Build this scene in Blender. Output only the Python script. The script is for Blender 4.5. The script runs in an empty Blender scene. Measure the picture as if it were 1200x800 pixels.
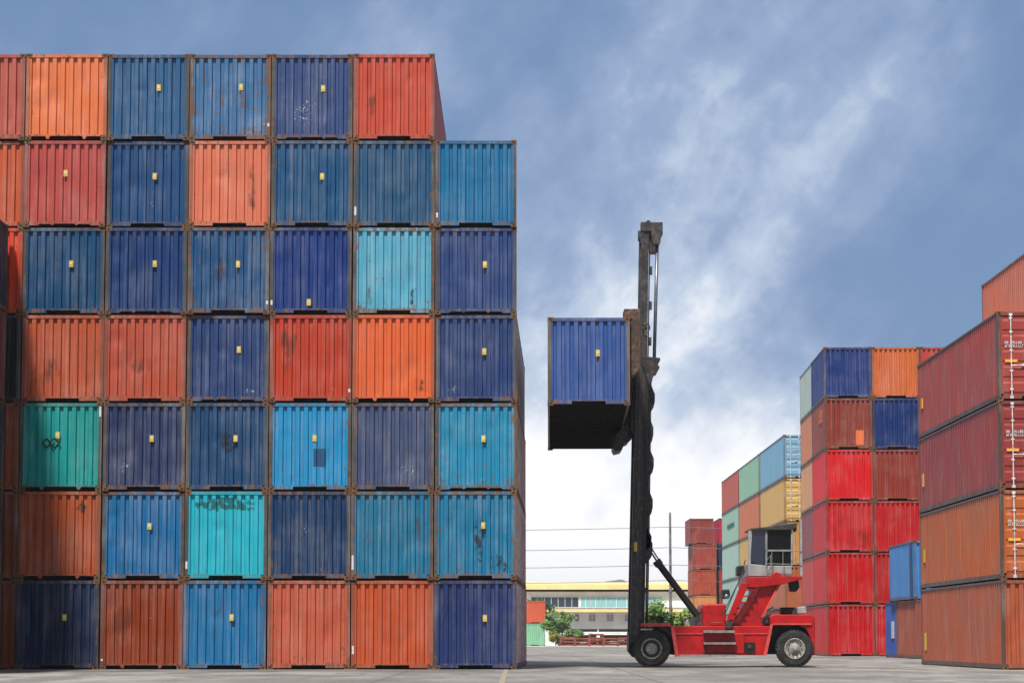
import bpy, math, random
from mathutils import Vector, Matrix
R = math.radians
random.seed(7)
sc = bpy.context.scene
COL = sc.collection

# ------------------------------------------------------------------ camera
F, CX, HZ, EYE = 2450.0, 605.0, 747.0, 0.92
TP = 0.0768
PITCH = math.atan(TP)
CY = HZ - F * TP
cs, sn = math.cos(PITCH), math.sin(PITCH)
cd = bpy.data.cameras.new('camera')
cd.sensor_width = 36; cd.sensor_fit = 'HORIZONTAL'
cd.lens = F / 1200 * 36
cd.shift_x = -(CX - 600) / 1200
cd.shift_y = (CY - 400) / 1200
cd.clip_start = 0.1; cd.clip_end = 20000
cam = bpy.data.objects.new('camera', cd); COL.objects.link(cam)
cam.location = (0, 0, EYE); cam.rotation_euler = (math.pi / 2 + PITCH, 0, 0)
sc.camera = cam

def at(px, py, y):
    """world x and z of the point that a surveyed outline has at distance y"""
    v = (CY - py) / F
    dz = y * (v * cs + sn) / (cs - v * sn)
    return (px - CX) * (y * cs + dz * sn) / F, EYE + dz

def lin(c):
    return tuple(((x / 255) / 12.92 if x <= 10 else (((x / 255) + .055) / 1.055) ** 2.4) for x in c)

# ------------------------------------------------------------------ materials
def new_mat(name):
    m = bpy.data.materials.new(name); m.use_nodes = True
    nt = m.node_tree; nt.nodes.clear()
    out = nt.nodes.new('ShaderNodeOutputMaterial')
    b = nt.nodes.new('ShaderNodeBsdfPrincipled')
    nt.links.new(b.outputs[0], out.inputs[0])
    return m, nt, b, out
class NT:
    def __init__(s, nt): s.nt = nt
    def n(s, t, **kw):
        o = s.nt.nodes.new(t)
        for k, v in kw.items(): setattr(o, k, v)
        return o
    def l(s, a, b): s.nt.links.new(a, b)
    def put(s, sock, v):
        if hasattr(v, 'is_output'): s.l(v, sock)
        else: sock.default_value = v
    def math(s, op, a, b=0.0, c=None, clamp=False):
        o = s.n('ShaderNodeMath', operation=op, use_clamp=clamp)
        s.put(o.inputs[0], a); s.put(o.inputs[1], b)
        if c is not None: s.put(o.inputs[2], c)
        return o.outputs[0]
    def mix(s, f, a, b, blend='MIX'):
        o = s.n('ShaderNodeMix', data_type='RGBA', blend_type=blend)
        s.put(o.inputs[0], f)
        s.put(o.inputs[6], a if hasattr(a, 'is_output') else (*a, 1) if len(a) == 3 else a)
        s.put(o.inputs[7], b if hasattr(b, 'is_output') else (*b, 1) if len(b) == 3 else b)
        return o.outputs[2]
    def noise(s, vec, scale, detail=3, rough=.55, dist=0.0):
        o = s.n('ShaderNodeTexNoise')
        if vec is not None: s.l(vec, o.inputs['Vector'])
        o.inputs['Scale'].default_value = scale; o.inputs['Detail'].default_value = detail
        o.inputs['Roughness'].default_value = rough; o.inputs['Distortion'].default_value = dist
        return o.outputs[0]
    def ss(s, x, a, b):
        o = s.n('ShaderNodeMapRange', interpolation_type='SMOOTHSTEP')
        s.put(o.inputs[0], x); s.put(o.inputs[1], a); s.put(o.inputs[2], b)
        o.inputs[3].default_value = 0; o.inputs[4].default_value = 1
        return o.outputs[0]
    def vscale(s, vec, sx, sy, sz):
        o = s.n('ShaderNodeMapping'); s.l(vec, o.inputs[0]); o.inputs['Scale'].default_value = (sx, sy, sz)
        return o.outputs[0]
    def objvec(s):
        tc = s.n('ShaderNodeTexCoord'); oi = s.n('ShaderNodeObjectInfo')
        mul = s.n('ShaderNodeVectorMath', operation='SCALE'); s.l(oi.outputs['Location'], mul.inputs[0]); mul.inputs[3].default_value = 7.31
        add = s.n('ShaderNodeVectorMath', operation='ADD'); s.l(tc.outputs['Object'], add.inputs[0]); s.l(mul.outputs[0], add.inputs[1])
        return add.outputs[0], oi

def paint_material(name, wear_gain=1.0, rust=(0.10, 0.045, 0.022)):
    """weathered container paint: hue from the object, wear from the object's alpha"""
    m, nt, b, out = new_mat(name); g = NT(nt)
    vec, oi = g.objvec()
    wear = g.math('MULTIPLY', oi.outputs['Alpha'], wear_gain)
    c = oi.outputs['Color']
    streak = g.noise(g.vscale(vec, 9, 9, .35), 1.0, 4, .6)
    blotch = g.noise(vec, .9, 5, .6)
    fine = g.noise(vec, 14, 4, .6)
    # chalking: paint bleached in streaks and blotches
    pale = g.mix(.22, c, (.75, .72, .68))
    f1 = g.math('MULTIPLY', g.ss(g.math('ADD', g.math('MULTIPLY', streak, .6), g.math('MULTIPLY', blotch, .5)), .48, .75), g.math('ADD', wear, .3))
    c1 = g.mix(g.math('MULTIPLY', f1, .6, clamp=True), c, pale)
    # grime
    hsv = g.n('ShaderNodeHueSaturation'); hsv.inputs['Value'].default_value = .62; hsv.inputs['Saturation'].default_value = .9
    g.l(c1, hsv.inputs['Color'])
    grime = g.math('MULTIPLY', g.ss(g.noise(g.vscale(vec, 5, 5, .6), 1.0, 5, .65), .5, .75), .65)
    c2 = g.mix(grime, c1, hsv.outputs[0])
    # rust blooms and runs
    rs = g.math('ADD', g.math('MULTIPLY', g.noise(vec, 4.5, 8, .7), .6), g.math('MULTIPLY', g.noise(g.vscale(vec, 16, 16, 1.1), 1.0, 4, .6), .4))
    so_ = g.n('ShaderNodeSeparateXYZ'); tco = g.n('ShaderNodeTexCoord'); g.l(tco.outputs['Object'], so_.inputs[0])
    axx = g.math('ABSOLUTE', so_.outputs[0])
    seam = g.math('MAXIMUM', g.math('MULTIPLY', g.ss(axx, .88, 1.09), g.math('LESS_THAN', axx, 1.115)), g.math('MAXIMUM', g.ss(so_.outputs[2], .55, .18), g.math('MULTIPLY', g.ss(so_.outputs[2], 2.3, 2.5), .7)))
    rs = g.math('ADD', rs, g.math('MULTIPLY', seam, .05))
    thr = g.math('SUBTRACT', .68, g.math('MULTIPLY', wear, .17))
    rm = g.ss(rs, thr, g.math('ADD', thr, .045))
    rc = g.mix(fine, rust, (.19, .085, .04))
    c3 = g.mix(g.math('MULTIPLY', rm, .85), c2, rc)
    # small chips down to pale primer
    ch = g.noise(vec, 11, 2, .5)
    cm = g.ss(ch, g.math('SUBTRACT', .80, g.math('MULTIPLY', wear, .06)), .82)
    c4 = g.mix(g.math('MULTIPLY', cm, .7), c3, (.5, .5, .5))
    g.l(c4, b.inputs['Base Color'])
    g.l(g.math('ADD', g.math('MULTIPLY', blotch, .25), g.math('ADD', .30, g.math('MULTIPLY', rm, .35))), b.inputs['Roughness'])
    b.inputs['Specular IOR Level'].default_value = .32
    bp = g.n('ShaderNodeBump'); bp.inputs['Strength'].default_value = .45; bp.inputs['Distance'].default_value = .02
    g.l(g.math('ADD', g.noise(vec, 2.2, 2), g.math('MULTIPLY', fine, .06)), bp.inputs['Height'])
    g.l(bp.outputs[0], b.inputs['Normal'])
    return m

def plain(name, col, rough=.6, var=.25, scale=3.0, metal=0.0, spots=None, bump=.1, spec=.3):
    """plain surface with uneven tone; spots = (colour, amount)"""
    m, nt, b, out = new_mat(name); g = NT(nt)
    vec, oi = g.objvec()
    n1 = g.noise(vec, scale, 5, .6)
    dark = tuple(x * (1 - var) for x in col); lite = tuple(min(.9, x * (1 + var)) for x in col)
    c = g.mix(g.ss(n1, .3, .7), dark, lite)
    if spots:
        sm = g.ss(g.noise(vec, scale * 3.3, 7, .7), .62 - spots[1] * .2, .66 - spots[1] * .2)
        c = g.mix(g.math('MULTIPLY', sm, .85), c, spots[0])
    g.l(c, b.inputs['Base Color'])
    g.l(g.math('ADD', rough - .1, g.math('MULTIPLY', n1, .2)), b.inputs['Roughness'])
    b.inputs['Metallic'].default_value = metal
    b.inputs['Specular IOR Level'].default_value = spec
    if bump:
        bp = g.n('ShaderNodeBump'); bp.inputs['Strength'].default_value = bump; bp.inputs['Distance'].default_value = .02
        g.l(n1, bp.inputs['Height']); g.l(bp.outputs[0], b.inputs['Normal'])
    return m

def smear(name, col, lo, hi, scale=5.0, sz=1.0, op=.9):
    """a stain with ragged edges: stain colour where a noise is high, nothing elsewhere"""
    m, nt, b, out = new_mat(name); g = NT(nt)
    vec, oi = g.objvec()
    tc = g.n('ShaderNodeTexCoord')
    # fade towards the patch edges using generated coordinates
    sp = g.n('ShaderNodeSeparateXYZ'); g.l(tc.outputs['Generated'], sp.inputs[0])
    ex = g.math('MULTIPLY', g.math('MULTIPLY', sp.outputs[0], g.math('SUBTRACT', 1.0, sp.outputs[0])), 4.0)
    ez = g.math('MULTIPLY', g.math('MULTIPLY', sp.outputs[2], g.math('SUBTRACT', 1.0, sp.outputs[2])), 4.0)
    e = g.math('POWER', g.math('MULTIPLY', ex, ez), .5)
    n = g.math('ADD', g.noise(g.vscale(vec, 1, 1, sz), scale, 6, .65), g.math('MULTIPLY', g.math('SUBTRACT', e, 1.0), .32))
    b.inputs['Base Color'].default_value = (*col, 1); b.inputs['Roughness'].default_value = .75
    tr = g.n('ShaderNodeBsdfTransparent'); ms = g.n('ShaderNodeMixShader')
    g.l(g.math('MULTIPLY', g.ss(n, lo, hi), op), ms.inputs[0]); g.l(tr.outputs[0], ms.inputs[1]); g.l(b.outputs[0], ms.inputs[2])
    g.l(ms.outputs[0], out.inputs[0])
    return m

M = {}
M['paint'] = paint_material('container_paint')
M['frame'] = paint_material('container_frame_paint', 1.25)
M['casting'] = plain('rusty_casting', (.075, .042, .026), .75, .5, 9, spots=((.20, .09, .035), .6), bump=.3)
M['under'] = plain('dark_underside', (.010, .009, .008), .85, .5, 2, spots=((.025, .016, .01), .4))
M['yellow'] = plain('yellow_plate', (.52, .36, .03), .5, .15, 8)
M['cream'] = plain('cream_plate', (.52, .48, .36), .5, .1, 8)
M['galv'] = plain('pale_steel_rod', (.62, .60, .57), .5, .2, 6, .2, spots=((.25, .14, .08), .3))
M['white_mark'] = plain('white_stencil', (.55, .54, .52), .6, .2, 12)
M['orange_mark'] = plain('orange_label', (.75, .33, .04), .5, .15, 12)
M['stain_dark'] = smear('dark_stain', (.02, .014, .012), .40, .56, 6, 1.0, .7)
M['stain_soft'] = smear('brown_stain', (.10, .04, .025), .38, .66, 4, .5, .55)
M['stain_white'] = smear('white_scuff', (.45, .48, .52), .53, .62, 13, 1.0, .75)
M['stain_orange'] = smear('orange_touch_up', (.72, .17, .06), .12, .18, 3)
M['stain_blue'] = smear('dark_blue_patch', (.006, .06, .15), .02, .1, 3)
M['stain_teal'] = smear('dark_teal_stain', (.005, .10, .11), .36, .5, 6)
M['rust_skin'] = plain('rusty_side_panel', (.60, .48, .48), .5, .35, 1.2, spots=((.24, .15, .13), .5), bump=.3)

# ------------------------------------------------------------------ mesh helper
class MB:
    def __init__(s): s.v = []; s.f = []
    def add(s, vs, fs):
        o = len(s.v); s.v += [tuple(v) for v in vs]; s.f += [tuple(i + o for i in f) for f in fs]; return s
    def box(s, x0, y0, z0, x1, y1, z1):
        x0, x1 = min(x0, x1), max(x0, x1); y0, y1 = min(y0, y1), max(y0, y1); z0, z1 = min(z0, z1), max(z0, z1)
        return s.add([(x0, y0, z0), (x1, y0, z0), (x1, y1, z0), (x0, y1, z0), (x0, y0, z1), (x1, y0, z1), (x1, y1, z1), (x0, y1, z1)],
                     [(0, 3, 2, 1), (4, 5, 6, 7), (0, 1, 5, 4), (1, 2, 6, 5), (2, 3, 7, 6), (3, 0, 4, 7)])
    def prism(s, pts, y0, y1):
        """polygon of (x, z) points pushed from y0 to y1"""
        n = len(pts)
        a = sum(pts[i][0] * pts[(i + 1) % n][1] - pts[(i + 1) % n][0] * pts[i][1] for i in range(n))
        if a < 0: pts = pts[::-1]
        vs = [(p[0], y0, p[1]) for p in pts] + [(p[0], y1, p[1]) for p in pts]
        fs = [tuple(range(n)), tuple(range(2 * n - 1, n - 1, -1))]
        fs += [(i, i + n, (i + 1) % n + n, (i + 1) % n) for i in range(n)]
        return s.add(vs, fs)
    def tube(s, pts, r, seg=8, r2=None):
        pts = [Vector(p) for p in pts]; n = len(pts); vs = []; fs = []
        for i, p in enumerate(pts):
            t = (pts[min(i + 1, n - 1)] - pts[max(i - 1, 0)]).normalized()
            a = Vector((0, 0, 1)) if abs(t.z) < .9 else Vector((1, 0, 0))
            u = t.cross(a).normalized(); w = t.cross(u)
            rr = r if r2 is None else r + (r2 - r) * i / (n - 1)
            for k in range(seg):
                an = 2 * math.pi * k / seg
                vs.append(p + u * rr * math.cos(an) + w * rr * math.sin(an))
        for i in range(n - 1):
            for k in range(seg):
                fs.append((i * seg + k, i * seg + (k + 1) % seg, (i + 1) * seg + (k + 1) % seg, (i + 1) * seg + k))
        fs.append(tuple(range(seg - 1, -1, -1))); fs.append(tuple(range((n - 1) * seg, n * seg)))
        return s.add(vs, fs)
    def lathe_y(s, cx, cz, prof, seg=40):
        """revolve a profile of (radius, y) about an axis along y"""
        vs = []; fs = []; n = len(prof)
        for r, y in prof:
            for k in range(seg):
                a = 2 * math.pi * k / seg
                vs.append((cx + r * math.cos(a), y, cz + r * math.sin(a)))
        for i in range(n - 1):
            for k in range(seg):
                fs.append((i * seg + k, i * seg + (k + 1) % seg, (i + 1) * seg + (k + 1) % seg, (i + 1) * seg + k))
        fs.append(tuple(range(seg - 1, -1, -1))); fs.append(tuple(range((n - 1) * seg, n * seg)))
        return s.add(vs, fs)
    def mesh(s, name):
        me = bpy.data.meshes.new(name); me.from_pydata(s.v, [], s.f); me.update(); return me
    def build(s, name, mat, parent=None, bevel=0, smooth=False, recalc=False):
        me = s.mesh(name); me.materials.append(mat)
        if recalc:
            import bmesh
            bm = bmesh.new(); bm.from_mesh(me); bmesh.ops.recalc_face_normals(bm, faces=bm.faces); bm.to_mesh(me); bm.free()
        return put(name, me, parent, bevel, smooth)

def put(name, me, parent=None, bevel=0, smooth=False):
    o = bpy.data.objects.new(name, me); COL.objects.link(o)
    if parent is not None: o.parent = parent
    if bevel:
        b = o.modifiers.new('bevel', 'BEVEL'); b.width = bevel; b.segments = 2; b.limit_method = 'ANGLE'; b.angle_limit = R(35)
    if smooth:
        for p in me.polygons: p.use_smooth = True
    return o
def thing(name, label, cat, loc=(0, 0, 0), rz=0, group=None):
    o = bpy.data.objects.new(name, None); COL.objects.link(o)
    o.location = loc; o.rotation_euler = (0, 0, rz); o.empty_display_size = .3
    return tag(o, label, cat, group)
def tag(o, label, cat, group=None):
    o['label'] = label; o['category'] = cat
    if group: o['group'] = group
    return o
def local(o, root):
    """re-seat a part modelled in world coordinates under its root"""
    o.matrix_parent_inverse = root_matrix(root).inverted(); return o
def root_matrix(root):
    return Matrix.Translation(root.location) @ Matrix.Rotation(root.rotation_euler[2], 4, 'Z')

# ------------------------------------------------------------------ shipping container kit
H = 2.623; HW = 1.219; PW = .108        # height with castings, half width, post width
def corr(a, b, pitch, d0, d1, flat=.46, slope=.11):
    """trapezoid corrugation: list of (along, depth) points"""
    n = round((b - a) / pitch); p = (b - a) / n; pts = [(a, d0)]
    for i in range(n):
        s = a + i * p
        pts += [(s + p * (flat / 2), d0), (s + p * (flat / 2 + slope), d1), (s + p * (1 - flat / 2 - slope), d1), (s + p * (1 - flat / 2), d0)]
    pts.append((b, d0)); return pts
END_P = corr(-HW + PW - .01, HW - PW + .01, .243, .022, .086, .47, .10)
ZS, ZT = .175, H - .115                  # top of the sill, foot of the header
def end_mesh(var=0):
    rnd = random.Random(100 + var); m = MB(); n = len(END_P); nz = 26
    dents = [(rnd.uniform(-1, 1), rnd.uniform(.3, 2.3), rnd.uniform(.08, .3), rnd.uniform(.15, .6), rnd.uniform(.012, .04)) for _ in range(5)]
    bow = [(rnd.uniform(-.004, .004), rnd.uniform(-.005, .005)) for _ in END_P]
    vs = []
    for j in range(nz):
        z = ZS - .03 + (ZT - ZS + .06) * j / (nz - 1)
        for i, (x, y) in enumerate(END_P):
            d = sum(k * math.exp(-((x - a) / c) ** 2 - ((z - b) / e) ** 2) for a, b, c, e, k in dents)
            ed = math.sin(math.pi * j / (nz - 1)) * (0 if i in (0, n - 1) else 1)
            vs.append((x + bow[i][1] * ed, y + ed * (d + bow[i][0]), z))
    m.add(vs, [(j * n + i, j * n + i + 1, (j + 1) * n + i + 1, (j + 1) * n + i) for j in range(nz - 1) for i in range(n - 1)]); return m
VAR = [0]
def end_patch(x0, x1, z0, z1):
    """a skin that follows the ribs of the end wall"""
    def yat(x):
        for (a, ya), (b, yb) in zip(END_P, END_P[1:]):
            if a <= x <= b and b > a: return ya + (yb - ya) * (x - a) / (b - a)
        return .022
    ps = [(x0, yat(x0))] + [p for p in END_P if x0 < p[0] < x1] + [(x1, yat(x1))]
    n = len(ps); m = MB()
    m.add([(x, y - .004, z0) for x, y in ps] + [(x, y - .004, z1) for x, y in ps], [(i, i + 1, n + i + 1, n + i) for i in range(n - 1)])
    return m
def side_mesh(L, s):
    P = corr(.10, L - .10, .278, HW - .018, HW - .054); n = len(P); m = MB()
    vs = [(s * x, y, .12) for y, x in P] + [(s * x, y, H - .06) for y, x in P]
    m.add(vs, [((i, i + 1, n + i + 1, n + i) if s > 0 else (i + 1, i, n + i, n + i + 1)) for i in range(n - 1)]); return m
def sill_mesh(kind):
    xa = HW - .17; zb = .045
    if kind == 'A':      # tunnel notch in the middle
        p = [(-xa, zb), (-.50, zb), (-.50, .125), (.50, .125), (.50, zb), (xa, zb), (xa, ZS), (-xa, ZS)]
    elif kind == 'B':    # two tabs
        p = [(-xa, .115), (-.62, .12), (-.58, .04), (-.52, .03), (-.48, .125), (.48, .125), (.52, .03), (.58, .04), (.62, .12), (xa, .115), (xa, ZS), (-xa, ZS)]
    else:                # shallow pockets
        p = [(-xa, zb), (-.80, zb), (-.74, .09), (-.42, .09), (-.36, zb), (-.30, .10), (.30, .10), (.36, zb), (.42, .09), (.74, .09), (.80, zb), (xa, zb), (xa, ZS), (-xa, ZS)]
    return MB().prism(p, .012, .10)
def header_mesh():
    return MB().box(-HW + .17, .008, ZT, HW - .17, .12, H - .018)
def post_mesh(s, L, far):
    m = MB(); y0, y1 = (.006, .13) if not far else (L - .13, L - .006)
    return m.box(s * (HW - PW), y0, .10, s * (HW - .006), y1, H - .10)
def casting_mesh(s, L, far, top):
    m = MB(); y0, y1 = (0, .162) if not far else (L - .162, L)
    z0, z1 = (0, .118) if not top else (H - .118, H)
    x0, x1 = s * (HW - .178), s * HW
    m.box(x0, y0, z0, x1, y1, z1)
    return m
def casting_hole(s, L, top):
    z0 = .03 if not top else H - .09
    c = s * (HW - .09); pts = []
    for k in range(10):
        a = 2 * math.pi * k / 10
        pts.append((c + .035 * math.cos(a), z0 + .03 + .026 * math.sin(a)))
    return MB().prism(pts, -.004, .004)
def rail_mesh(s, L, top):
    m = MB()
    if top: m.box(s * (HW - .075), .17, H - .085, s * (HW - .008), L - .17, H - .020)
    else: m.box(s * (HW - .07), .17, .03, s * (HW - .010), L - .17, .165)
    return m
def roof_mesh(L):
    m = MB(); P = corr(.12, L - .12, .209, H - .030, H - .048, .3, .1); n = len(P)
    m.add([(-HW + .05, y, z) for y, z in P] + [(HW - .05, y, z) for y, z in P], [(i + 1, i, n + i, n + i + 1) for i in range(n - 1)])
    return m
def floor_mesh(L):
    m = MB(); m.box(-HW + .06, .11, .135, HW - .06, L - .11, .155)
    n = int(L / .36)
    for i in range(n):
        y = .2 + (L - .4) * i / (n - 1); m.box(-HW + .07, y - .03, .03, HW - .07, y + .03, .136)
    return m
def door_mesh(s):
    """one door leaf with five pressed bands across it"""
    x0, x1 = (-HW + PW + .01, -.012) if s < 0 else (.012, HW - PW - .01)
    z0, z1 = ZS + .01, ZT - .01
    m = MB(); m.box(x0, .045, z0, x1, .075, z1)
    m.box(x0, .026, z0, x0 + .06, .046, z1); m.box(x1 - .06, .026, z0, x1, .046, z1)
    nb = 5; hh = (z1 - z0) / nb
    for k in range(nb):
        a = z0 + k * hh
        m.add([(x0 + .06, .046, a + .02), (x1 - .06, .046, a + .02), (x1 - .06, .022, a + .06), (x0 + .06, .022, a + .06),
               (x1 - .06, .022, a + hh - .16), (x0 + .06, .022, a + hh - .16), (x1 - .06, .046, a + hh - .10), (x0 + .06, .046, a + hh - .10)],
              [(0, 1, 2, 3), (3, 2, 4, 5), (5, 4, 6, 7)])
    return m
def rod_mesh(x):
    m = MB(); m.tube([(x, -.010, .05), (x, -.010, H - .07)], .019, 8)
    for z in (.30, .85, 1.45, 2.0, 2.4): m.box(x - .05, -.014, z, x + .05, .022, z + .045)
    m.box(x - .05, -.02, .045, x + .05, .02, .12); m.box(x - .05, -.02, H - .13, x + .05, .02, H - .06)
    return m
def handle_mesh(x, s):
    m = MB(); m.tube([(x, -.03, 1.02), (x + s * .12, -.045, 1.03), (x + s * .38, -.04, 1.02)], .014, 6); m.box(x + s * .30, -.03, .98, x + s * .40, .022, 1.07); return m
def stencil_mesh(x0, x1, z0, z1, rows, seed):
    """rows of small white stencilled characters too small to read"""
    rnd = random.Random(seed); m = MB(); hh = (z1 - z0) / rows
    for r in range(rows):
        z = z1 - r * hh; x = x0; end = x0 + (x1 - x0) * rnd.uniform(.7, 1)
        while x < end - .03:
            w = hh * .42
            if rnd.random() > .14:
                k = rnd.random(); zt, zb = z - hh * .12, z - hh * .85; t = w * .30
                m.box(x, .012, zb, x + t, .018, zt)
                if k < .7: m.box(x + t, .012, zt - t, x + w, .018, zt)
                if k > .3: m.box(x + t, .012, zb, x + w, .018, zb + t)
                if .2 < k < .8: m.box(x + w - t, .012, zb + t, x + w, .018, zt - t)
            x += w * 1.35
    return m

MESH = {}
def cached(key, fn, mat):
    k = (key, mat.name)
    if k not in MESH:
        me = fn().mesh(key.split(':')[0]); me.materials.append(mat); MESH[k] = me
    return MESH[k]

def container(x, y, z, rgb, label, group=None, L=12.19, end='blind', yaw=0.0, wear=.3, sill='A', plate=None, extras=(), frame=None, name='shipping_container', detail=True, sidemat=None, keep=None):
    """x = left edge, y = near end, z = underside; colour is display colour of the sunlit paint"""
    root = thing(name, label, 'container', (x + HW, y, z), yaw, group)
    base = [c * k * KPAINT for c, k in zip(lin(rgb), (1.03, 1.17, 1.06) if rgb[0] > 1.25 * rgb[2] and rgb[1] > 40 else (1.0, 1.09, .98))]
    lum = .3 * base[0] + .55 * base[1] + .15 * base[2]
    base = tuple(min(.82, max(.004, lum + (c - lum) * 1.05)) for c in base)
    fr = base if frame is None else tuple(c * KPAINT for c in lin(frame))
    fr = tuple(.48 * a + .36 * b for a, b in zip(fr, (.085, .068, .058)))
    def p(name, key, fn, mat, rgba, parent=root):
        o = put(name, cached(name + ':' + key, fn, mat), parent); o.color = rgba; return o
    A = (*base, wear); B = (*fr, min(1, wear + .25)); l = str(L)
    S_ = (*(.65 * a + .35 * b_ for a, b_ in zip(base, fr)), min(1, wear + .2))
    VAR[0] = (VAR[0] + 3) % 7; vr = VAR[0]
    if end == 'blind': p('end_wall', f'n{vr}', lambda: end_mesh(vr), M['paint'], A)
    else:
        for s in (-1, 1):
            d = p('door', f'{s}', lambda: door_mesh(s), M['paint'], A)
            for xr in ((.28, .80) if s > 0 else (-.80, -.28)):
                r = put('lock_rod', cached(f'lock_rod:{xr}', lambda: rod_mesh(xr), M['galv']), d); r.color = A
            hx = -.80 if s < 0 else .80
            put('handle', cached(f'handle:{s}', lambda: handle_mesh(hx, -s), M['galv']), d)
            if s < 0:
                put('stencil', cached('stencil:l', lambda: stencil_mesh(-.98, -.34, 1.55, 1.75, 2, 3), M['white_mark']), d)
            else:
                put('stencil', cached('stencil:r', lambda: stencil_mesh(.34, 1.0, 1.2, 2.3, 9, 5), M['white_mark']), d)
    b = p('back_wall', l, lambda: back_mesh(L), M['paint'], A)
    for s in (-1, 1):
        w = p('side_wall', f'{l}{s}', lambda: side_mesh(L, s), sidemat if (sidemat and s > 0) else M['paint'], A)
        p('bottom_rail', f'{l}{s}', lambda: rail_mesh(s, L, False), M['frame'], B)
        p('top_rail', f'{l}{s}', lambda: rail_mesh(s, L, True), M['frame'], B)
        for far in (False, True):
            p('corner_post', f'{l}{s}{far}', lambda: post_mesh(s, L, far), M['frame'], B)
            for top in (False, True):
                c = p('corner_casting', f'{l}{s}{far}{top}', lambda: casting_mesh(s, L, far, top), M['casting'], B)
                if not far and detail: put('casting_hole', cached(f'casting_hole:{s}{top}', lambda: casting_hole(s, L, top), M['under']), c)
    p('bottom_sill', sill, lambda: sill_mesh(sill), M['frame'], S_)
    p('header', 'n', header_mesh, M['frame'], S_)
    p('roof', l, lambda: roof_mesh(L), M['paint'], A)
    p('floor', l, lambda: floor_mesh(L), M['under'], A)
    if plate:
        px, pz = plate
        q = MB().box(px - .062, .006, pz - .098, px + .062, .021, pz + .098).build('warning_plate', M['yellow'], root)
        MB().box(px - .036, .001, pz - .03, px + .036, .007, pz + .066).build('plate_panel', M['cream'], q)
    for nm, mt, a in extras:
        end_patch(*a).build(nm, M[mt], root)
    return root
def back_mesh(L):
    return MB().box(-HW + .10, L - .05, .1, HW - .10, L - .03, H - .05)

KPAINT = .61

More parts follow.
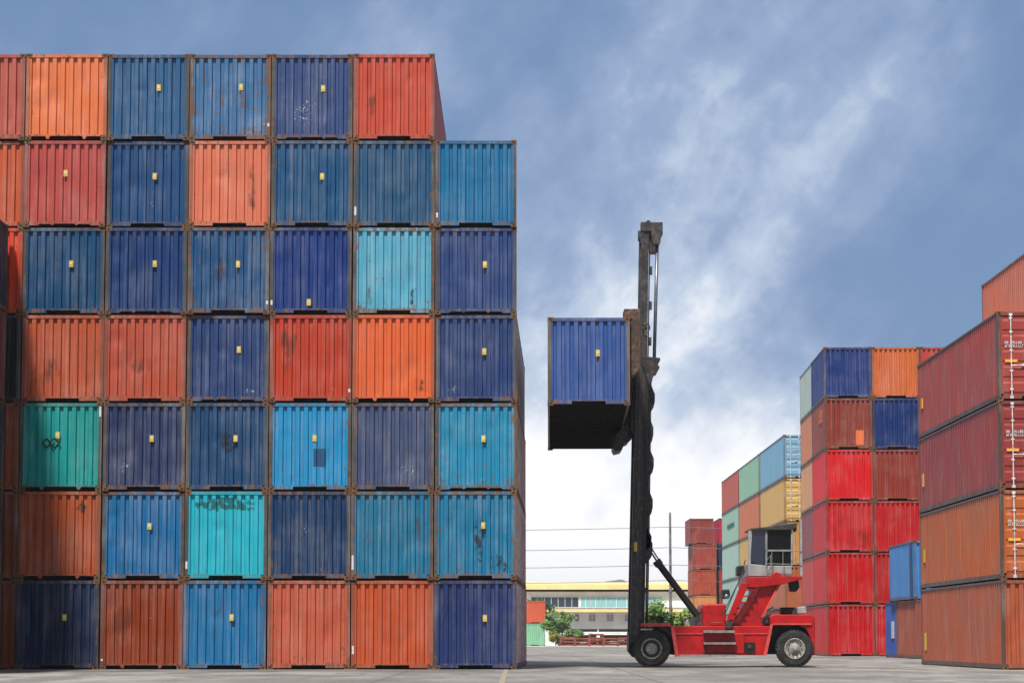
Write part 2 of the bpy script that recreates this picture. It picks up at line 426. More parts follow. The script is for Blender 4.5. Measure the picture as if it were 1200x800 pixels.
# ------------------------------------------------------------------ the tall left stack
COLP, ROWP = 2.455, 2.625
YL = 61.6
PL = (.30, 1.60)
GL = 'containers of the tall left stack'
TIER = ['top', 'second', 'third', 'fourth', 'fifth', 'sixth', 'bottom']
def left_label(look, r, c):
    if c == 0: return f'{look} container cut by the left frame edge, {TIER[r]} tier of the tall stack'
    cn = ['', 'first full', 'second full', 'third', 'fourth', 'fifth', 'sixth'][c]
    return f'{look} container, {TIER[r]} tier of the tall left stack, {cn} column'
BLU = (66, 74, 80)
LEFT = {
 0: [((196, 92, 80), 'dusty red', None, .3, 'A', ()), ((242, 126, 84), 'pale orange', None, .35, 'B', ()),
     ((52, 98, 148), 'plain steel blue', PL, .3, 'A', ()), ((72, 118, 172), 'pale streaked blue', (.32, 1.62), .75, 'A', (('scuff', 'stain_white', (.92, 1.08, .25, .75)),)),
     ((60, 80, 136), 'white spattered slate blue', (.33, 1.58), .5, 'C', (('scuff', 'stain_white', (-.9, .6, .2, 1.5)),)), ((210, 82, 64), 'coral red', None, .25, 'A', (('stain', 'stain_soft', (-.95, -.5, .5, 1.7)),))],
 1: [((208, 92, 60), 'rusty orange', None, .35, 'A', ()), ((196, 80, 76), 'brick pink', (.02, 1.62), .35, 'C', ()),
     ((36, 78, 132), 'white spotted navy', (.2, 1.55), .3, 'A', (('scuff', 'stain_white', (-.05, .25, .55, .85)),)), ((232, 122, 96), 'salmon', None, .3, 'A', (('stain', 'stain_soft', (.5, .8, .3, 2.3)),)),
     ((32, 86, 136), 'streaky mid blue', (.30, 1.52), .4, 'A', ()), ((40, 88, 132), 'unmarked steel blue', None, .35, 'A', ()),
     ((0, 116, 172), 'bright cyan blue', None, .35, 'A', ())],
 2: [((232, 74, 42), 'vivid orange red', None, .3, 'A', ()), ((8, 76, 124), 'deep teal blue', (.22, 1.52), .35, 'A', ()),
     ((28, 62, 122), 'smooth navy blue', (.25, 1.52), .2, 'C', ()), ((36, 84, 138), 'scuffed denim blue', (.28, 1.5), .55, 'A', (('scuff', 'stain_soft', (-.5, .1, .9, 1.7)),)),
     ((14, 58, 134), 'royal blue', (-.05, .36), .25, 'A', ()), ((100, 176, 212), 'pale sky blue', None, .6, 'A', (('stain', 'stain_dark', (.48, .60, .18, .9)), ('stain', 'stain_soft', (-.9, -.6, .2, .9)))),
     ((48, 72, 134), 'indigo', (.27, 1.5), .25, 'C', ())],
 3: [((10, 26, 44), 'near black', None, .2, 'A', ()), ((198, 90, 62), 'stained terracotta', None, .45, 'A', (('stain', 'stain_soft', (-1.0, .1, .25, 1.5)),)),
     ((196, 86, 66), 'dull terracotta', None, .3, 'A', (('stain', 'stain_soft', (-.6, .6, .8, 1.4)),)), ((44, 68, 126), 'scraped navy', (.32, 1.58), .4, 'C', (('scuff', 'stain_white', (.3, 1.05, .17, .5)),)),
     ((198, 66, 44), 'dark smeared vermilion', None, .3, 'A', (('stain', 'stain_soft', (-1.0, -.35, .7, 2.4)), ('scuff', 'stain_white', (.6, .8, .3, .5)))), ((236, 104, 60), 'bright tangerine', None, .2, 'B', (('stain', 'stain_dark', (.55, 1.02, .30, .72)),)),
     ((42, 66, 124), 'clean navy', (.25, 1.52), .3, 'A', (('scuff', 'stain_white', (-1.0, -.3, .2, .6)),))],
 4: [((158, 72, 46), 'brown rust', None, .5, 'A', ()), ((0, 160, 164), 'emerald green', (-.1, 1.65), .25, 'B', ()),
     ((50, 62, 108), 'scuffed plum blue', (.22, 1.55), .45, 'A', (('scuff', 'stain_white', (-1.0, -.2, .3, 1.0)),)), ((12, 72, 122), 'dark ocean blue', (.25, 1.55), .35, 'A', (('stain', 'stain_dark', (-.3, .3, 1.0, 1.9)),)),
     ((46, 150, 212), 'azure', (.13, 1.56), .4, 'A', (('dark_patch', 'stain_blue', (.1, .46, .72, 1.25)),)), ((72, 84, 126), 'grey violet', None, .5, 'A', (('scuff', 'stain_white', (.2, .7, .3, .9)),)),
     ((42, 144, 192), 'weathered sky blue', (.22, 1.55), .6, 'C', (('scuff', 'stain_white', (.05, .3, .2, .5)),))],
 5: [((140, 62, 40), 'dull rust', None, .5, 'A', ()), ((184, 84, 50), 'graffiti marked rust', None, .4, 'B', (('graffiti', 'stain_dark', (.45, .86, 1.9, 2.4)),)),
     ((16, 112, 176), 'worn cobalt', (.18, 1.58), .5, 'A', ()), ((0, 186, 216), 'bright turquoise', None, .12, 'A', (('stain', 'stain_teal', (-1.0, 1.0, 2.0, 2.45)),)),
     ((22, 60, 108), 'dirty midnight blue', None, .45, 'A', (('scuff', 'stain_white', (-.5, .3, 1.2, 1.7)),)), ((22, 118, 162), 'rust flecked teal blue', None, .45, 'A', (('stain', 'stain_soft', (-.85, -.5, .9, 2.0)), ('stain', 'stain_soft', (.6, .95, .8, 2.0)))),
     ((24, 124, 172), 'chipped teal blue', (.23, 1.6), .55, 'A', (('stain', 'stain_dark', (-.1, .3, .3, 2.0)), ('stain', 'stain_dark', (.4, 1.0, .2, .8))))],
 6: [((150, 68, 42), 'streaked orange brown', None, .4, 'A', ()), ((4, 44, 86), 'darkest navy', (.2, 1.52), .3, 'A', ()),
     ((150, 58, 24), 'chestnut', None, .3, 'B', (('stain', 'stain_soft', (-.9, -.2, .6, 2.0)),)), ((14, 118, 180), 'cerulean blue', (.2, 1.52), .4, 'A', ()),
     ((206, 96, 74), 'rubbed brick orange', None, .5, 'A', ()), ((204, 86, 52), 'burnt orange', None, .25, 'A', ()),
     ((42, 58, 116), 'violet navy', (.28, 1.5), .25, 'A', ())],
}
TAGS = {(0, 3): ((1, .42, .10),), (1, 5): ((-1, .35, .26),), (1, 6): ((-1, .28, .14),), (2, 3): ((1, .30, .1),), (2, 4): ((-1, .28, .14),), (5, 3): ((-1, .32, .22),), (5, 5): ((-1, .3, .42),), (6, 5): ((-1, .45, .24),), (4, 1): ((1, 2.2, .3),), (6, 2): ((-1, .25, .06),), (3, 4): ((1, .3, .1),)}
XR = 0.02                                            # right face of the stack
for r, row in LEFT.items():
    for c, (rgb, look, plate, wear, sill, ex) in enumerate(row):
        x = XR - COLP * (7 - c) + (COLP - 2 * HW)
        x += random.uniform(-.012, .012)
        yaw = 0.0; sm = None
        if c == 6 and r >= 3:
            yaw = R(-1.35 - .1 * (r - 3)); sm = M['rust_skin']
        o = container(x, YL + random.uniform(-.06, .06), (6 - r) * ROWP, rgb, left_label(look, r, c), GL, yaw=yaw, wear=wear, sill=sill, plate=plate, extras=ex,
                      frame=(80, 82, 84) if rgb[2] > rgb[0] and r < 6 else None, sidemat=sm)
        if yaw: o.location.x += HW * (1 - math.cos(yaw)); o.location.y += HW * math.sin(-yaw) * 0
        if (r, c) in TAGS:
            for s_, z_, h_ in TAGS[(r, c)]: MB().box(s_ * 1.155 - .028, -.001, z_, s_ * 1.155 + .028, .0075, z_ + h_).build('post_marking', M['white_mark'], o)
        if look == 'emerald green':                  # two dark hazard lozenges
            for dx, sc_ in ((-.42, .13), (-.19, .15)):
                m = MB(); q = .022
                for a, b in (((dx - sc_, 1.42), (dx, 1.42 + sc_)), ((dx, 1.42 + sc_), (dx + sc_, 1.42)), ((dx + sc_, 1.42), (dx, 1.42 - sc_)), ((dx, 1.42 - sc_), (dx - sc_, 1.42))):
                    m.tube([(a[0], .014, a[1]), (b[0], .014, b[1])], q, 5)
                m.build('lozenge_mark', M['under'], o)
# rough row nearer the camera, its far end just inside the left frame edge
NEARCOL = [((26, 34, 56), 'dark blue'), ((120, 44, 36), 'dark red'), ((40, 40, 60), 'blackish blue'), ((60, 34, 28), 'dark brown'), ((96, 70, 58), 'rusty brown')]
for k, (rgb, look) in enumerate(NEARCOL):
    tn = ['topmost', 'second from top', 'middle', 'second from bottom', 'lowest'][k]
    container(-15.075 - 2 * HW, 49.15, (4 - k) * ROWP, rgb, f'{look} container sliver at left frame edge, {tn} of nearer stack', 'containers of the nearer stack at the left edge', wear=.5)

# ------------------------------------------------------------------ near right stack
GR = 'containers of the near right stack'
XN, YN = 14.13, 61.0
NR = [((176, 72, 66), 'dull crimson', 'door', 'on top of the near right stack, white lettering on doors', 3),
      ((160, 62, 62), 'dark maroon', 'door', 'second from top of the near right stack', 2),
      ((196, 96, 50), 'ochre orange', 'door', 'third down the near right stack, lock rods showing', 1),
      ((186, 90, 62), 'rust orange', 'blind', 'at the bottom of the near right stack, ribbed end', 0)]
for rgb, look, end, where, k in NR:
    o = container(XN, YN, k * ROWP, rgb, f'{look} container {where}', GR, end=end, wear=.3, frame=(110, 70, 50))
    w = MB()
    if k: w.box(-HW - .004, 11.35, .9 if k != 3 else 1.0, -HW + .03, 11.62, 1.35)
    else: w.box(-HW - .004, 11.4, .5, -HW + .03, 11.6, 1.1)
    w.build('side_label', M['yellow'] if k < 2 else M['orange_mark'], o)
    if end == 'door':
        MB().box(-.98, .008, 1.12, -.62, .018, 1.2).build('door_label', M['orange_mark'], o)
HC = 2.72
for k in range(4):
    container(XN + 2.52, YN + 1.0, k * HC, (168, 84, 66), 'rust coloured container hidden behind the near right stack', 'hidden containers carrying the salmon one', wear=.3)
container(XN + 2.52, YN + .9, 4 * HC, (226, 120, 92), 'salmon container highest at the right edge, standing on a column behind', 'containers of the near right stack', wear=.3)

# ------------------------------------------------------------------ middle right stack, two short containers deep
GM = 'containers of the middle right stack'
YM, XM = 106.2, 15.73
MID = [  # front left, front right, second row behind
 [((30, 58, 132), 'navy blue', .2), ((226, 112, 66), 'orange', .25), ((196, 206, 210), 'pale grey', .3)],
 [((152, 62, 50), 'rust red orange patched', .4), ((8, 52, 120), 'royal blue', .2), ((222, 136, 104), 'faded salmon', .4)],
 [((236, 24, 40), 'brilliant red', .1), ((158, 58, 46), 'brown red', .3), ((232, 160, 122), 'pale peach', .4)],
 [((214, 22, 38), 'bright red', .2), ((206, 20, 34), 'crimson', .25), ((150, 72, 76), 'dusty mauve', .4)],
 [((216, 22, 36), 'scarlet', .2), ((196, 18, 34), 'deep scarlet', .25), ((206, 70, 72), 'faded rose red', .35)],
 [((212, 22, 40), 'three spotted red', .2), ((214, 24, 38), 'clean red', .2), ((190, 40, 50), 'dull red', .3)]]
MYAW = R(-1.9)
def mid(dx, dy, *a, **k):
    px_, py_ = dx + HW, dy
    wx = XM + px_ * math.cos(MYAW) - py_ * math.sin(MYAW); wy = YM + px_ * math.sin(MYAW) + py_ * math.cos(MYAW)
    return container(wx - HW, wy + random.uniform(-.03, .03), *a, yaw=MYAW, L=6.06, **k)
TM = ['top', 'second', 'third', 'fourth', 'fifth', 'bottom']
for r, (a, b, c) in enumerate(MID):
    z = (5 - r) * ROWP
    ex = ()
    if r == 1: ex = (('touch_up_patch', 'stain_orange', (.38, .78, .22, .98)),)
    if r == 3: ex = (('stain', 'stain_soft', (.4, 1.0, .2, 1.2)),)
    if r == 5: ex = (('round_stain', 'stain_soft', (-.66, -.30, 1.75, 2.2)), ('round_stain', 'stain_soft', (-.14, .22, 1.75, 2.2)), ('round_stain', 'stain_soft', (.36, .72, 1.75, 2.2)))
    o = mid(0, 0, z, a[0], f'{a[1]} short container, {TM[r]} tier of the middle stack, left front column', GM, wear=a[2] + .15, extras=ex)
    if r == 1:
        m = MB()
        m.box(-HW - .006, 1.2, 1.5, -HW + .02, 2.6, 2.2).build('touch_up_patch', M['stain_orange'], o)
    mid(COLP, .05, z, b[0], f'{b[1]} short container, {TM[r]} tier of the middle stack, right front column', GM, wear=b[2] + .1)
    mid(.02, 6.12, z, c[0], f'{c[1]} short container at the back of the middle stack, {TM[r]} tier', GM, wear=c[2])
mid(2 * COLP, .05, 5 * ROWP, (206, 70, 66), 'pinkish red container at top right of the middle stack, mostly hidden', GM, wear=.3)
for r in range(5):
    mid(2 * COLP, .05, r * ROWP, (170, 60, 50), 'red container hidden behind the near right stack', 'hidden containers of the middle stack', wear=.3)

# ------------------------------------------------------------------ small blue pair in front of the middle stack
GB = 'containers beside the near right stack'
o = container(17.65, 92.9, ROWP, (76, 140, 216), 'light blue short container resting on a brown one beside the near right stack', GB, L=6.06, wear=.25)
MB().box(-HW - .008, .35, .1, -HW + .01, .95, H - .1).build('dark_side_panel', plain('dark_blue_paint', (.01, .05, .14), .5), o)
container(17.72, 91.6, 0, (172, 84, 64), 'brown short container on the ground under the light blue one', GB, L=6.06, wear=.4)
o = container(17.75, 97.9 - .0, 0, (40, 96, 190), 'mid blue container end showing between the brown container and red stack', GB, L=2.9, wear=.3)
MB().box(-HW - .008, .6, .9, -HW + .01, 1.3, 1.7).build('white_mark', M['white_mark'], o)

# ------------------------------------------------------------------ far lane of long containers behind the handler
GF = 'containers of the far lane behind the handler'
XF = 16.1
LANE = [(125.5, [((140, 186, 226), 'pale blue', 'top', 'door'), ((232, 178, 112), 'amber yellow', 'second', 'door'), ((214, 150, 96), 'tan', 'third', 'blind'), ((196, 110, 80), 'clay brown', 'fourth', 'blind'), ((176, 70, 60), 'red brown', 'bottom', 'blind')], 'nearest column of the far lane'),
        (138.6, [((166, 206, 186), 'mint green', 'top', 'blind'), ((226, 124, 90), 'light orange', 'second', 'blind'), ((226, 176, 116), 'sand yellow', 'third', 'blind'), ((176, 210, 206), 'pale aqua', 'fourth', 'blind'), ((170, 208, 206), 'pale teal', 'bottom', 'blind')], 'middle column of the far lane'),  # mint and aqua tones here and below include painted-in grazing sky reflection
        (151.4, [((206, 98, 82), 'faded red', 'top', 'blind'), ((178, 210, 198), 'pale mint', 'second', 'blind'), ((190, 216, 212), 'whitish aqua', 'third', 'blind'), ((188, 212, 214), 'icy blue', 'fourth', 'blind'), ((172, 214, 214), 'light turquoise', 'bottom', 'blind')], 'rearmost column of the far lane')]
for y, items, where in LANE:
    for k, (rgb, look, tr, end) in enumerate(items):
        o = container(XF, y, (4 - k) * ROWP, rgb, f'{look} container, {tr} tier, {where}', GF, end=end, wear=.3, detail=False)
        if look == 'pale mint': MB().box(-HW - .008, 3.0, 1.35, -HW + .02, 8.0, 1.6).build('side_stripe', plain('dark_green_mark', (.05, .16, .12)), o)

# ------------------------------------------------------------------ far red stack and the pair at the left
GD = 'containers of the distant red stack'
YD = 214.0
for k, (px, rgb, look, tr) in enumerate([(808.5, (160, 66, 58), 'brownish red', 'topmost'), (812.0, (178, 74, 62), 'brick red', 'second from top'), (811.5, (190, 80, 60), 'orange red', 'third from top'), (812, (232, 150, 96), 'pale orange', 'lowest, half hidden by the handler')]):
    x = (px - CX) * YD / F
    container(x, YD, (4.0 - k) * ROWP, rgb, f'{look} distant container behind the tilt cylinder, {tr}', GD, L=6.06, wear=.3, detail=False)
x = (813 - CX) * YD / F
container(x, YD, .0, (196, 100, 76), 'hidden container under the distant red stack', GD, L=6.06, wear=.3, detail=False)
for k, (rgb, look) in enumerate([((216, 40, 84), 'raspberry pink'), ((36, 48, 96), 'dark blue'), ((200, 60, 56), 'red'), ((190, 80, 60), 'rust'), ((170, 80, 60), 'brown')]):
    container(x + 2.62, YD + .2, (4 - k) * ROWP + .04, rgb, f'{look} distant container at right of the red stack, tier {["one", "two", "three", "four", "five"][k]} from top', GD, L=6.06, wear=.2, detail=False)
GP = 'pair of distant containers beyond the left stack'
container(.0 + (617 - CX) * 246 / F - .2, 246, ROWP, (234, 106, 78), 'orange distant container stacked on a mint one beyond the left stack', GP, L=6.06, wear=.2, detail=False)
container(.0 + (617 - CX) * 246 / F - .25, 246, 0, (160, 214, 186), 'mint green distant container on the ground under the orange one', GP, L=6.06, wear=.2, detail=False)

# ------------------------------------------------------------------ container handler
red = plain('handler_red_paint', (.34, .005, .006), .40, .22, 2.2, spots=((.12, .02, .012), .3), bump=.12)
redd = plain('handler_faded_red', (.48, .06, .05), .5, .25, 4)
blk = plain('mast_black_steel', (.030, .028, .027), .5, .4, 3, spots=((.10, .07, .05), .35), bump=.15)
blk2 = plain('greasy_black', (.014, .013, .013), .45, .3, 5)
brn = plain('rusty_spreader_steel', (.105, .068, .047), .75, .5, 2.5, spots=((.045, .027, .018), .7), bump=.3)
mastgrey = plain('worn_mast_steel', (.060, .054, .050), .45, .5, 2, spots=((.03, .024, .02), .6))
steel = plain('bright_rod_steel', (.16, .17, .19), .35, .2, 5, .6)
tread = plain('grey_step_plate', (.20, .17, .17), .6, .3, 8)
rubber = plain('tyre_rubber', (.020, .020, .020), .85, .4, 6, spots=((.06, .055, .05), .3))
rimm = plain('dusty_wheel_rim', (.26, .25, .22), .6, .3, 10, spots=((.08, .07, .06), .5))
railm = plain('grey_rail', (.20, .20, .195), .5, .2, 5)
white = plain('cab_off_white', (.27, .27, .265), .5, .15, 5, spots=((.2, .18, .16), .2))
def glassm(name, col, rough=.06, spec=.6):
    m, nt, b, out = new_mat(name)
    b.inputs['Base Color'].default_value = (*col, 1); b.inputs['Roughness'].default_value = rough
    b.inputs['Specular IOR Level'].default_value = spec
    return m
dglass = glassm('dark_cab_glass', (.004, .004, .006), .12, .12); nglass = glassm('navy_cab_glass', (.010, .016, .038), .08, .4)
YC = 67.25
def P(pts, y): return [at(px, py, y) for px, py in pts]
hx, hz = at(845, 781, YC)
hd = thing('container_handler', 'red container handler with tall black mast and raised cab holding a blue container', 'container handler', (hx, YC, 0))
def part(name, mb, mat, parent=hd, bevel=.0, smooth=False, recalc=True):
    o = mb.build(name, mat, parent, bevel, smooth, recalc)
    if parent is hd: local(o, hd)
    return o
def poly(pts, y0, y1, yref=None): return MB().prism(P(pts, y0 if yref is None else yref), y0, y1)
ya, yb = 65.75, 68.75                                    # near and far flank of the machine
# wheels
def wheel(px, y0, w, rear):
    cx_ = (px - CX) * (y0 * cs) / F; rad = .585
    t = MB()
    t.lathe_y(cx_, rad, [(.34, y0 + .05), (.36, y0 + .005), (rad - .10, y0 + .0), (rad - .03, y0 + .035), (rad, y0 + .075), (rad, y0 + w - .075), (rad - .03, y0 + w - .035), (rad - .1, y0 + w), (.34, y0 + w - .02)], 48)
    wh = part('wheel', t, rubber, hd, 0, False)
    lug = MB()
    for k in range(30):
        a = 2 * math.pi * k / 30; a2 = a + .09
        for (u, v) in ((y0 + .03, y0 + w * .5), (y0 + w * .5, y0 + w - .03)):
            c1 = (cx_ + (rad + .006) * math.cos(a), (rad + .006) * math.sin(a) + rad); c2 = (cx_ + (rad + .006) * math.cos(a2), (rad + .006) * math.sin(a2) + rad)
            c0 = (cx_ + (rad - .05) * math.cos(a), (rad - .05) * math.sin(a) + rad); c3 = (cx_ + (rad - .05) * math.cos(a2), (rad - .05) * math.sin(a2) + rad)
            lug.prism([c0, c1, c2, c3], u, v - .02)
    lug.build('tread_lugs', rubber, wh)
    r = MB()
    if rear: r.lathe_y(cx_, rad, [(.33, y0 + .02), (.335, y0 + .01), (.30, y0 + .012), (.27, y0 + .06), (.20, y0 + .03), (.17, y0 - .01), (.12, y0 - .015), (.10, y0 - .05), (.03, y0 - .06)], 32)
    else: r.lathe_y(cx_, rad, [(.335, y0 + .03), (.335, y0 + .012), (.29, y0 + .016), (.265, y0 + .10), (.235, y0 + .15), (.19, y0 + .12), (.175, y0 + .0), (.15, y0 - .02), (.04, y0 - .025)], 32)
    rm = r.build('rim', rimm, wh, 0, True, True)
    n = MB()
    for k in range(10):
        a = 2 * math.pi * k / 10; rr = .21 if rear else .305
        n.lathe_y(cx_ + rr * math.cos(a), rad + rr * math.sin(a), [(.018, y0 + .05), (.018, y0 - .02 if rear else y0 + .02), (.01, y0 - .025 if rear else y0 + .015)], 6)
    n.build('wheel_nuts', blk, rm)
    if not rear: MB().lathe_y(cx_, rad, [(.275, y0 + .10), (.275, y0 + .022), (.18, y0 + .024), (.17, y0 + .1)], 32).build('rim_recess', blk2, rm, 0, False, True)
    return wh
wheel(763.5, 65.70, .34, False); wheel(763.5, 66.06, .34, False); wheel(764.2, 68.1, .34, False); wheel(764.2, 68.46, .34, False)
wheel(931.5, 65.75, .36, True); wheel(931.5, 68.35, .36, True)
ax = MB()
for px in (763.7, 931.5):
    x = (px - CX) * 66 / F; ax.tube([(x, 66.0, .585), (x, 68.5, .585)], .14, 10)
part('axle', ax, blk)
# chassis
part('chassis', poly([(786, 733), (905, 733), (896.5, 767), (791, 767)], 65.95, 68.55), red, bevel=.02)
part('chassis_panel', poly([(824, 742), (872, 742), (872, 765), (824, 765)], 65.90, 65.96), red, bevel=.01)
part('side_rib', poly([(786, 741.5), (905, 741.5), (905, 742.6), (786, 742.6)], 65.92, 65.96), redd)
part('front_lug', poly([(786, 733), (790, 733), (795.5, 768), (791.5, 769)], 65.80, 66.0), redd)
part('rear_lug', poly([(903, 731), (906, 731), (898.5, 767.5), (894.5, 767.5)], 65.80, 66.0), redd)
part('recess_box', poly([(872.5, 752), (885, 752), (885, 764), (872.5, 764)], 65.90, 65.97), blk2)
part('recess_fitting', MB().tube([(*(lambda q: (q[0], 65.86, q[1]))(at(878, 757, 65.9)),), (*(lambda q: (q[0], 65.95, q[1]))(at(878, 757, 65.9)),)], .07, 12), mastgrey)
part('front_fender', poly([(751, 729.5), (786, 729.5), (786, 733.5), (751, 733.5)], 65.80, 66.4), redd, bevel=.01)
part('fender_step', poly([(751, 736), (765, 736), (765, 738), (751, 738)], 65.74, 66.1), white)
part('front_guard', poly([(765, 733.5), (786, 733.5), (791, 745), (787, 748), (781, 740)], 66.0, 66.45), blk2)
part('front_body', poly([(757, 734), (787, 734), (790, 764), (757, 752)], 66.5, 68.0), blk2)
for a in ([(824.5, 738), (861, 738), (861, 741), (824.5, 741)], [(825, 752), (862.5, 752), (862.5, 754.5), (825, 754.5)], [(796, 766.5), (863.5, 766.5), (863.5, 768.8), (796, 768.8)]):
    part('step', poly(a, 65.60, 65.98), tread)
part('step_bracket', poly([(826, 754.5), (828, 754.5), (828, 766.5), (826, 766.5)], 65.8, 65.9), blk)
part('hood', poly([(823.5, 710), (826, 707), (851, 707), (851, 736), (823.5, 736)], 66.1, 68.3), red, bevel=.05)
part('hood_handle', MB().tube([(*(lambda q: (q[0], 66.05, q[1]))(at(832, 729.5, 66.1)),), (*(lambda q: (q[0], 66.05, q[1]))(at(846, 729.5, 66.1)),)], .02, 6), blk)
# tower under the cab
part('tower', poly([(887, 687), (915, 684.5), (893.5, 723), (897, 734), (856, 734), (861, 722), (868, 719), (875, 705), (883, 704)], 66.15, 68.3), red, bevel=.03)
part('tower_flange', poly([(911.5, 685), (915, 684.5), (894.5, 723), (892, 723)], 66.05, 66.15), redd)
st = part('stair_stringer', poly([(868.5, 683), (878, 682), (858.8, 730.5), (849.6, 730.5)], 65.90, 65.97), red, bevel=.01)
part('stair_stringer', poly([(884, 688), (891, 688), (865, 730.5), (858, 730.5)], 66.10, 66.16), redd)
for k in range(6):
    t = k / 5; px = 881 - 23 * t; py = 690 + 36 * t
    part('stair_tread', poly([(px - 4, py), (px + 5, py), (px + 5, py + 1.2), (px - 4, py + 1.2)], 65.9, 66.55), red)
part('stair_foot', poly([(850, 727), (858.5, 727), (858.5, 735), (850, 735)], 65.82, 66.1), blk)
hr = MB()
for off in (0, 1):
    pts = [(x, 65.86, z) for x, z in (at(846 + 4 * off, 721 - 3 * off, 65.9), at(868 + 2 * off, 676 - 6 * off, 65.9), at(873, 668 - 12 * off, 65.9))]
    hr.tube(pts, .016, 6)
part('handrail', hr, blk)
# cab deck
part('cab_deck', poly([(874, 676), (903, 675), (905.5, 671.5), (909, 669.5), (914, 671), (917, 674.8), (940, 674.4), (940, 678.6), (914, 684.8), (888, 688), (876, 688), (874, 684)], 65.95, 68.3), red, bevel=.02)
part('work_lamp', poly([(925, 681), (936, 679), (937, 688), (933, 693), (926, 692.5)], 66.4, 66.8), blk2, bevel=.03)
part('lamp_bracket', poly([(929, 676), (932, 676), (932, 682), (929, 682)], 66.5, 66.7), blk)
yc0, yc1 = 66.20, 67.95
part('cab_base', poly([(878.5, 660), (899, 662.5), (928, 662.5), (928, 674.2), (878, 675)], yc0, yc1), white, bevel=.02)
part('cab_pillar', poly([(877, 622), (881.5, 620.5), (880, 646), (878.6, 674), (877, 674)], yc0 + .0, yc0 + .10), white)
part('cab_pillar', poly([(927, 619.5), (928.6, 619.5), (928.6, 663), (927, 663)], yc0, yc0 + .10), white)
part('cab_pillar', poly([(896.9, 620.2), (899.2, 620.2), (899.2, 663), (896.9, 663)], yc0 - .01, yc0 + .10), railm)
part('cab_pillar', poly([(877, 622), (880, 621), (880, 674), (877, 674)], yc1 - .1, yc1), white)
part('cab_pillar', poly([(925.6, 621), (929, 621), (929, 663), (925.6, 663)], yc1 - .1, yc1), white)
part('front_window', poly([(881.6, 620.5), (897, 620.2), (897, 662.4), (889, 661), (879.5, 657), (880, 646)], yc0 + .02, yc0 + .06), nglass)
part('door_window', poly([(899.2, 620.5), (926.6, 620.2), (926.6, 643), (899.2, 643)], yc0 + .03, yc0 + .06), dglass)
part('door_window', poly([(899.2, 646.3), (926.6, 646.3), (926.6, 662.6), (899.2, 662.6)], yc0 + .03, yc0 + .06), dglass)
part('rear_window', poly([(880, 622), (925, 622), (925, 662), (880, 662)], yc1 - .08, yc1 - .04), dglass)
part('window_bar', poly([(897, 643.6), (929, 643.6), (929, 645.8), (897, 645.8)], yc0 - .01, yc0 + .06), railm)
part('cab_roof', poly([(880.5, 618.5), (905, 616.4), (933, 612.3), (934, 616.5), (928.5, 620.3), (880.5, 621)], yc0 - .08, yc1 + .08), blk, bevel=.01)
part('cab_roof_lamp', poly([(930, 617), (933.5, 616), (933.5, 622), (930.5, 623)], yc0, yc0 + .2), blk2)
ra = MB()
def pt(px, py, y): q = at(px, py, y); return (q[0], y, q[1])
for px in (879, 897.5, 904.5, 917.5): ra.tube([pt(px, 675, 66.02), pt(px, 645 if px > 880 else 662, 66.02)], .011, 6)
ra.tube([pt(897.5, 645, 66.02), pt(940, 645, 66.02)], .013, 6); ra.tube([pt(897.5, 660, 66.02), pt(940, 661, 66.02)], .012, 6)
ra.tube([pt(899, 656, 66.0), pt(903, 650, 66.0), pt(903, 664, 66.0)], .013, 6)
part('guard_rail', ra, railm)
part('rear_post', MB().box(pt(937.6, 675, 66.1)[0], 66.05, pt(938, 675, 66.1)[2], pt(940.2, 675, 66.1)[0], 66.15, pt(938, 608, 66.1)[2]), white)
part('seat', poly([(918, 655), (926, 655), (926, 640), (922, 628), (919, 628), (920, 650)], 66.9, 67.4), blk2, bevel=.05)
for (a, b_, c_, d_) in ((864, 662, 873, 674), (846, 690, 856, 701)):
    cl = MB(); cl.prism(P([(a, b_ + 2), (a + 2, b_), (c_ - 1, b_), (c_, d_ - 3), (c_ - 2, d_), (a, d_)], 66.3), 66.3, 66.9)
    part('hydraulic_fitting', cl, blk2, bevel=.03)
part('lamp_lens', MB().lathe_y(*at(851.5, 698.5, 66.25), [(.07, 66.3), (.075, 66.22), (.03, 66.2)], 14), steel)
mr = MB(); mr.tube([pt(847, 690, 66.2), pt(841.5, 691, 66.2), pt(841.5, 670, 66.2), pt(844, 665, 66.2)], .016, 6); mr.tube([pt(846, 706, 66.2), pt(847, 696, 66.2)], .02, 6)
part('mirror_arm', mr, blk)
# counterweight and engine
part('counterweight', poly([(902, 722.5), (906, 719.5), (950, 719.5), (955, 724), (955, 767), (951.5, 767), (950, 748), (945, 737), (935, 731.5), (903, 732)], 65.9, 68.6), red, bevel=.025)
part('wheel_arch', poly([(903, 732), (935, 732), (945, 738), (949.5, 748), (951, 766), (896, 766)], 66.5, 68.0), blk2)
part('counterweight_lip', poly([(905, 729.8), (951, 729.8), (951, 731.6), (905, 731.6)], 65.84, 65.92), redd)
part('muffler', MB().tube([pt(914, 716, 66.6), pt(931, 715.5, 66.6)], .125, 14), blk2)
part('engine_box', poly([(930, 713), (934, 713), (936, 719.6), (928, 719.6)], 66.4, 68), blk)
part('air_filter', poly([(934.5, 711), (944.5, 709.5), (945.5, 718.5), (934.5, 719)], 66.2, 66.8), white, bevel=.03)
hs = MB(); hs.tube([pt(894, 727, 66.1), pt(900, 719, 66.1), pt(907, 714, 66.2), pt(915, 714.5, 66.4)], .03, 6); hs.tube([pt(893, 724, 66.15), pt(898, 715, 66.2), pt(906, 711, 66.3)], .02, 6)
hs.tube([pt(892, 728, 66.0), pt(896, 722.5, 66.0), pt(899, 729, 66.0)], .05, 6)
part('hose', hs, blk)
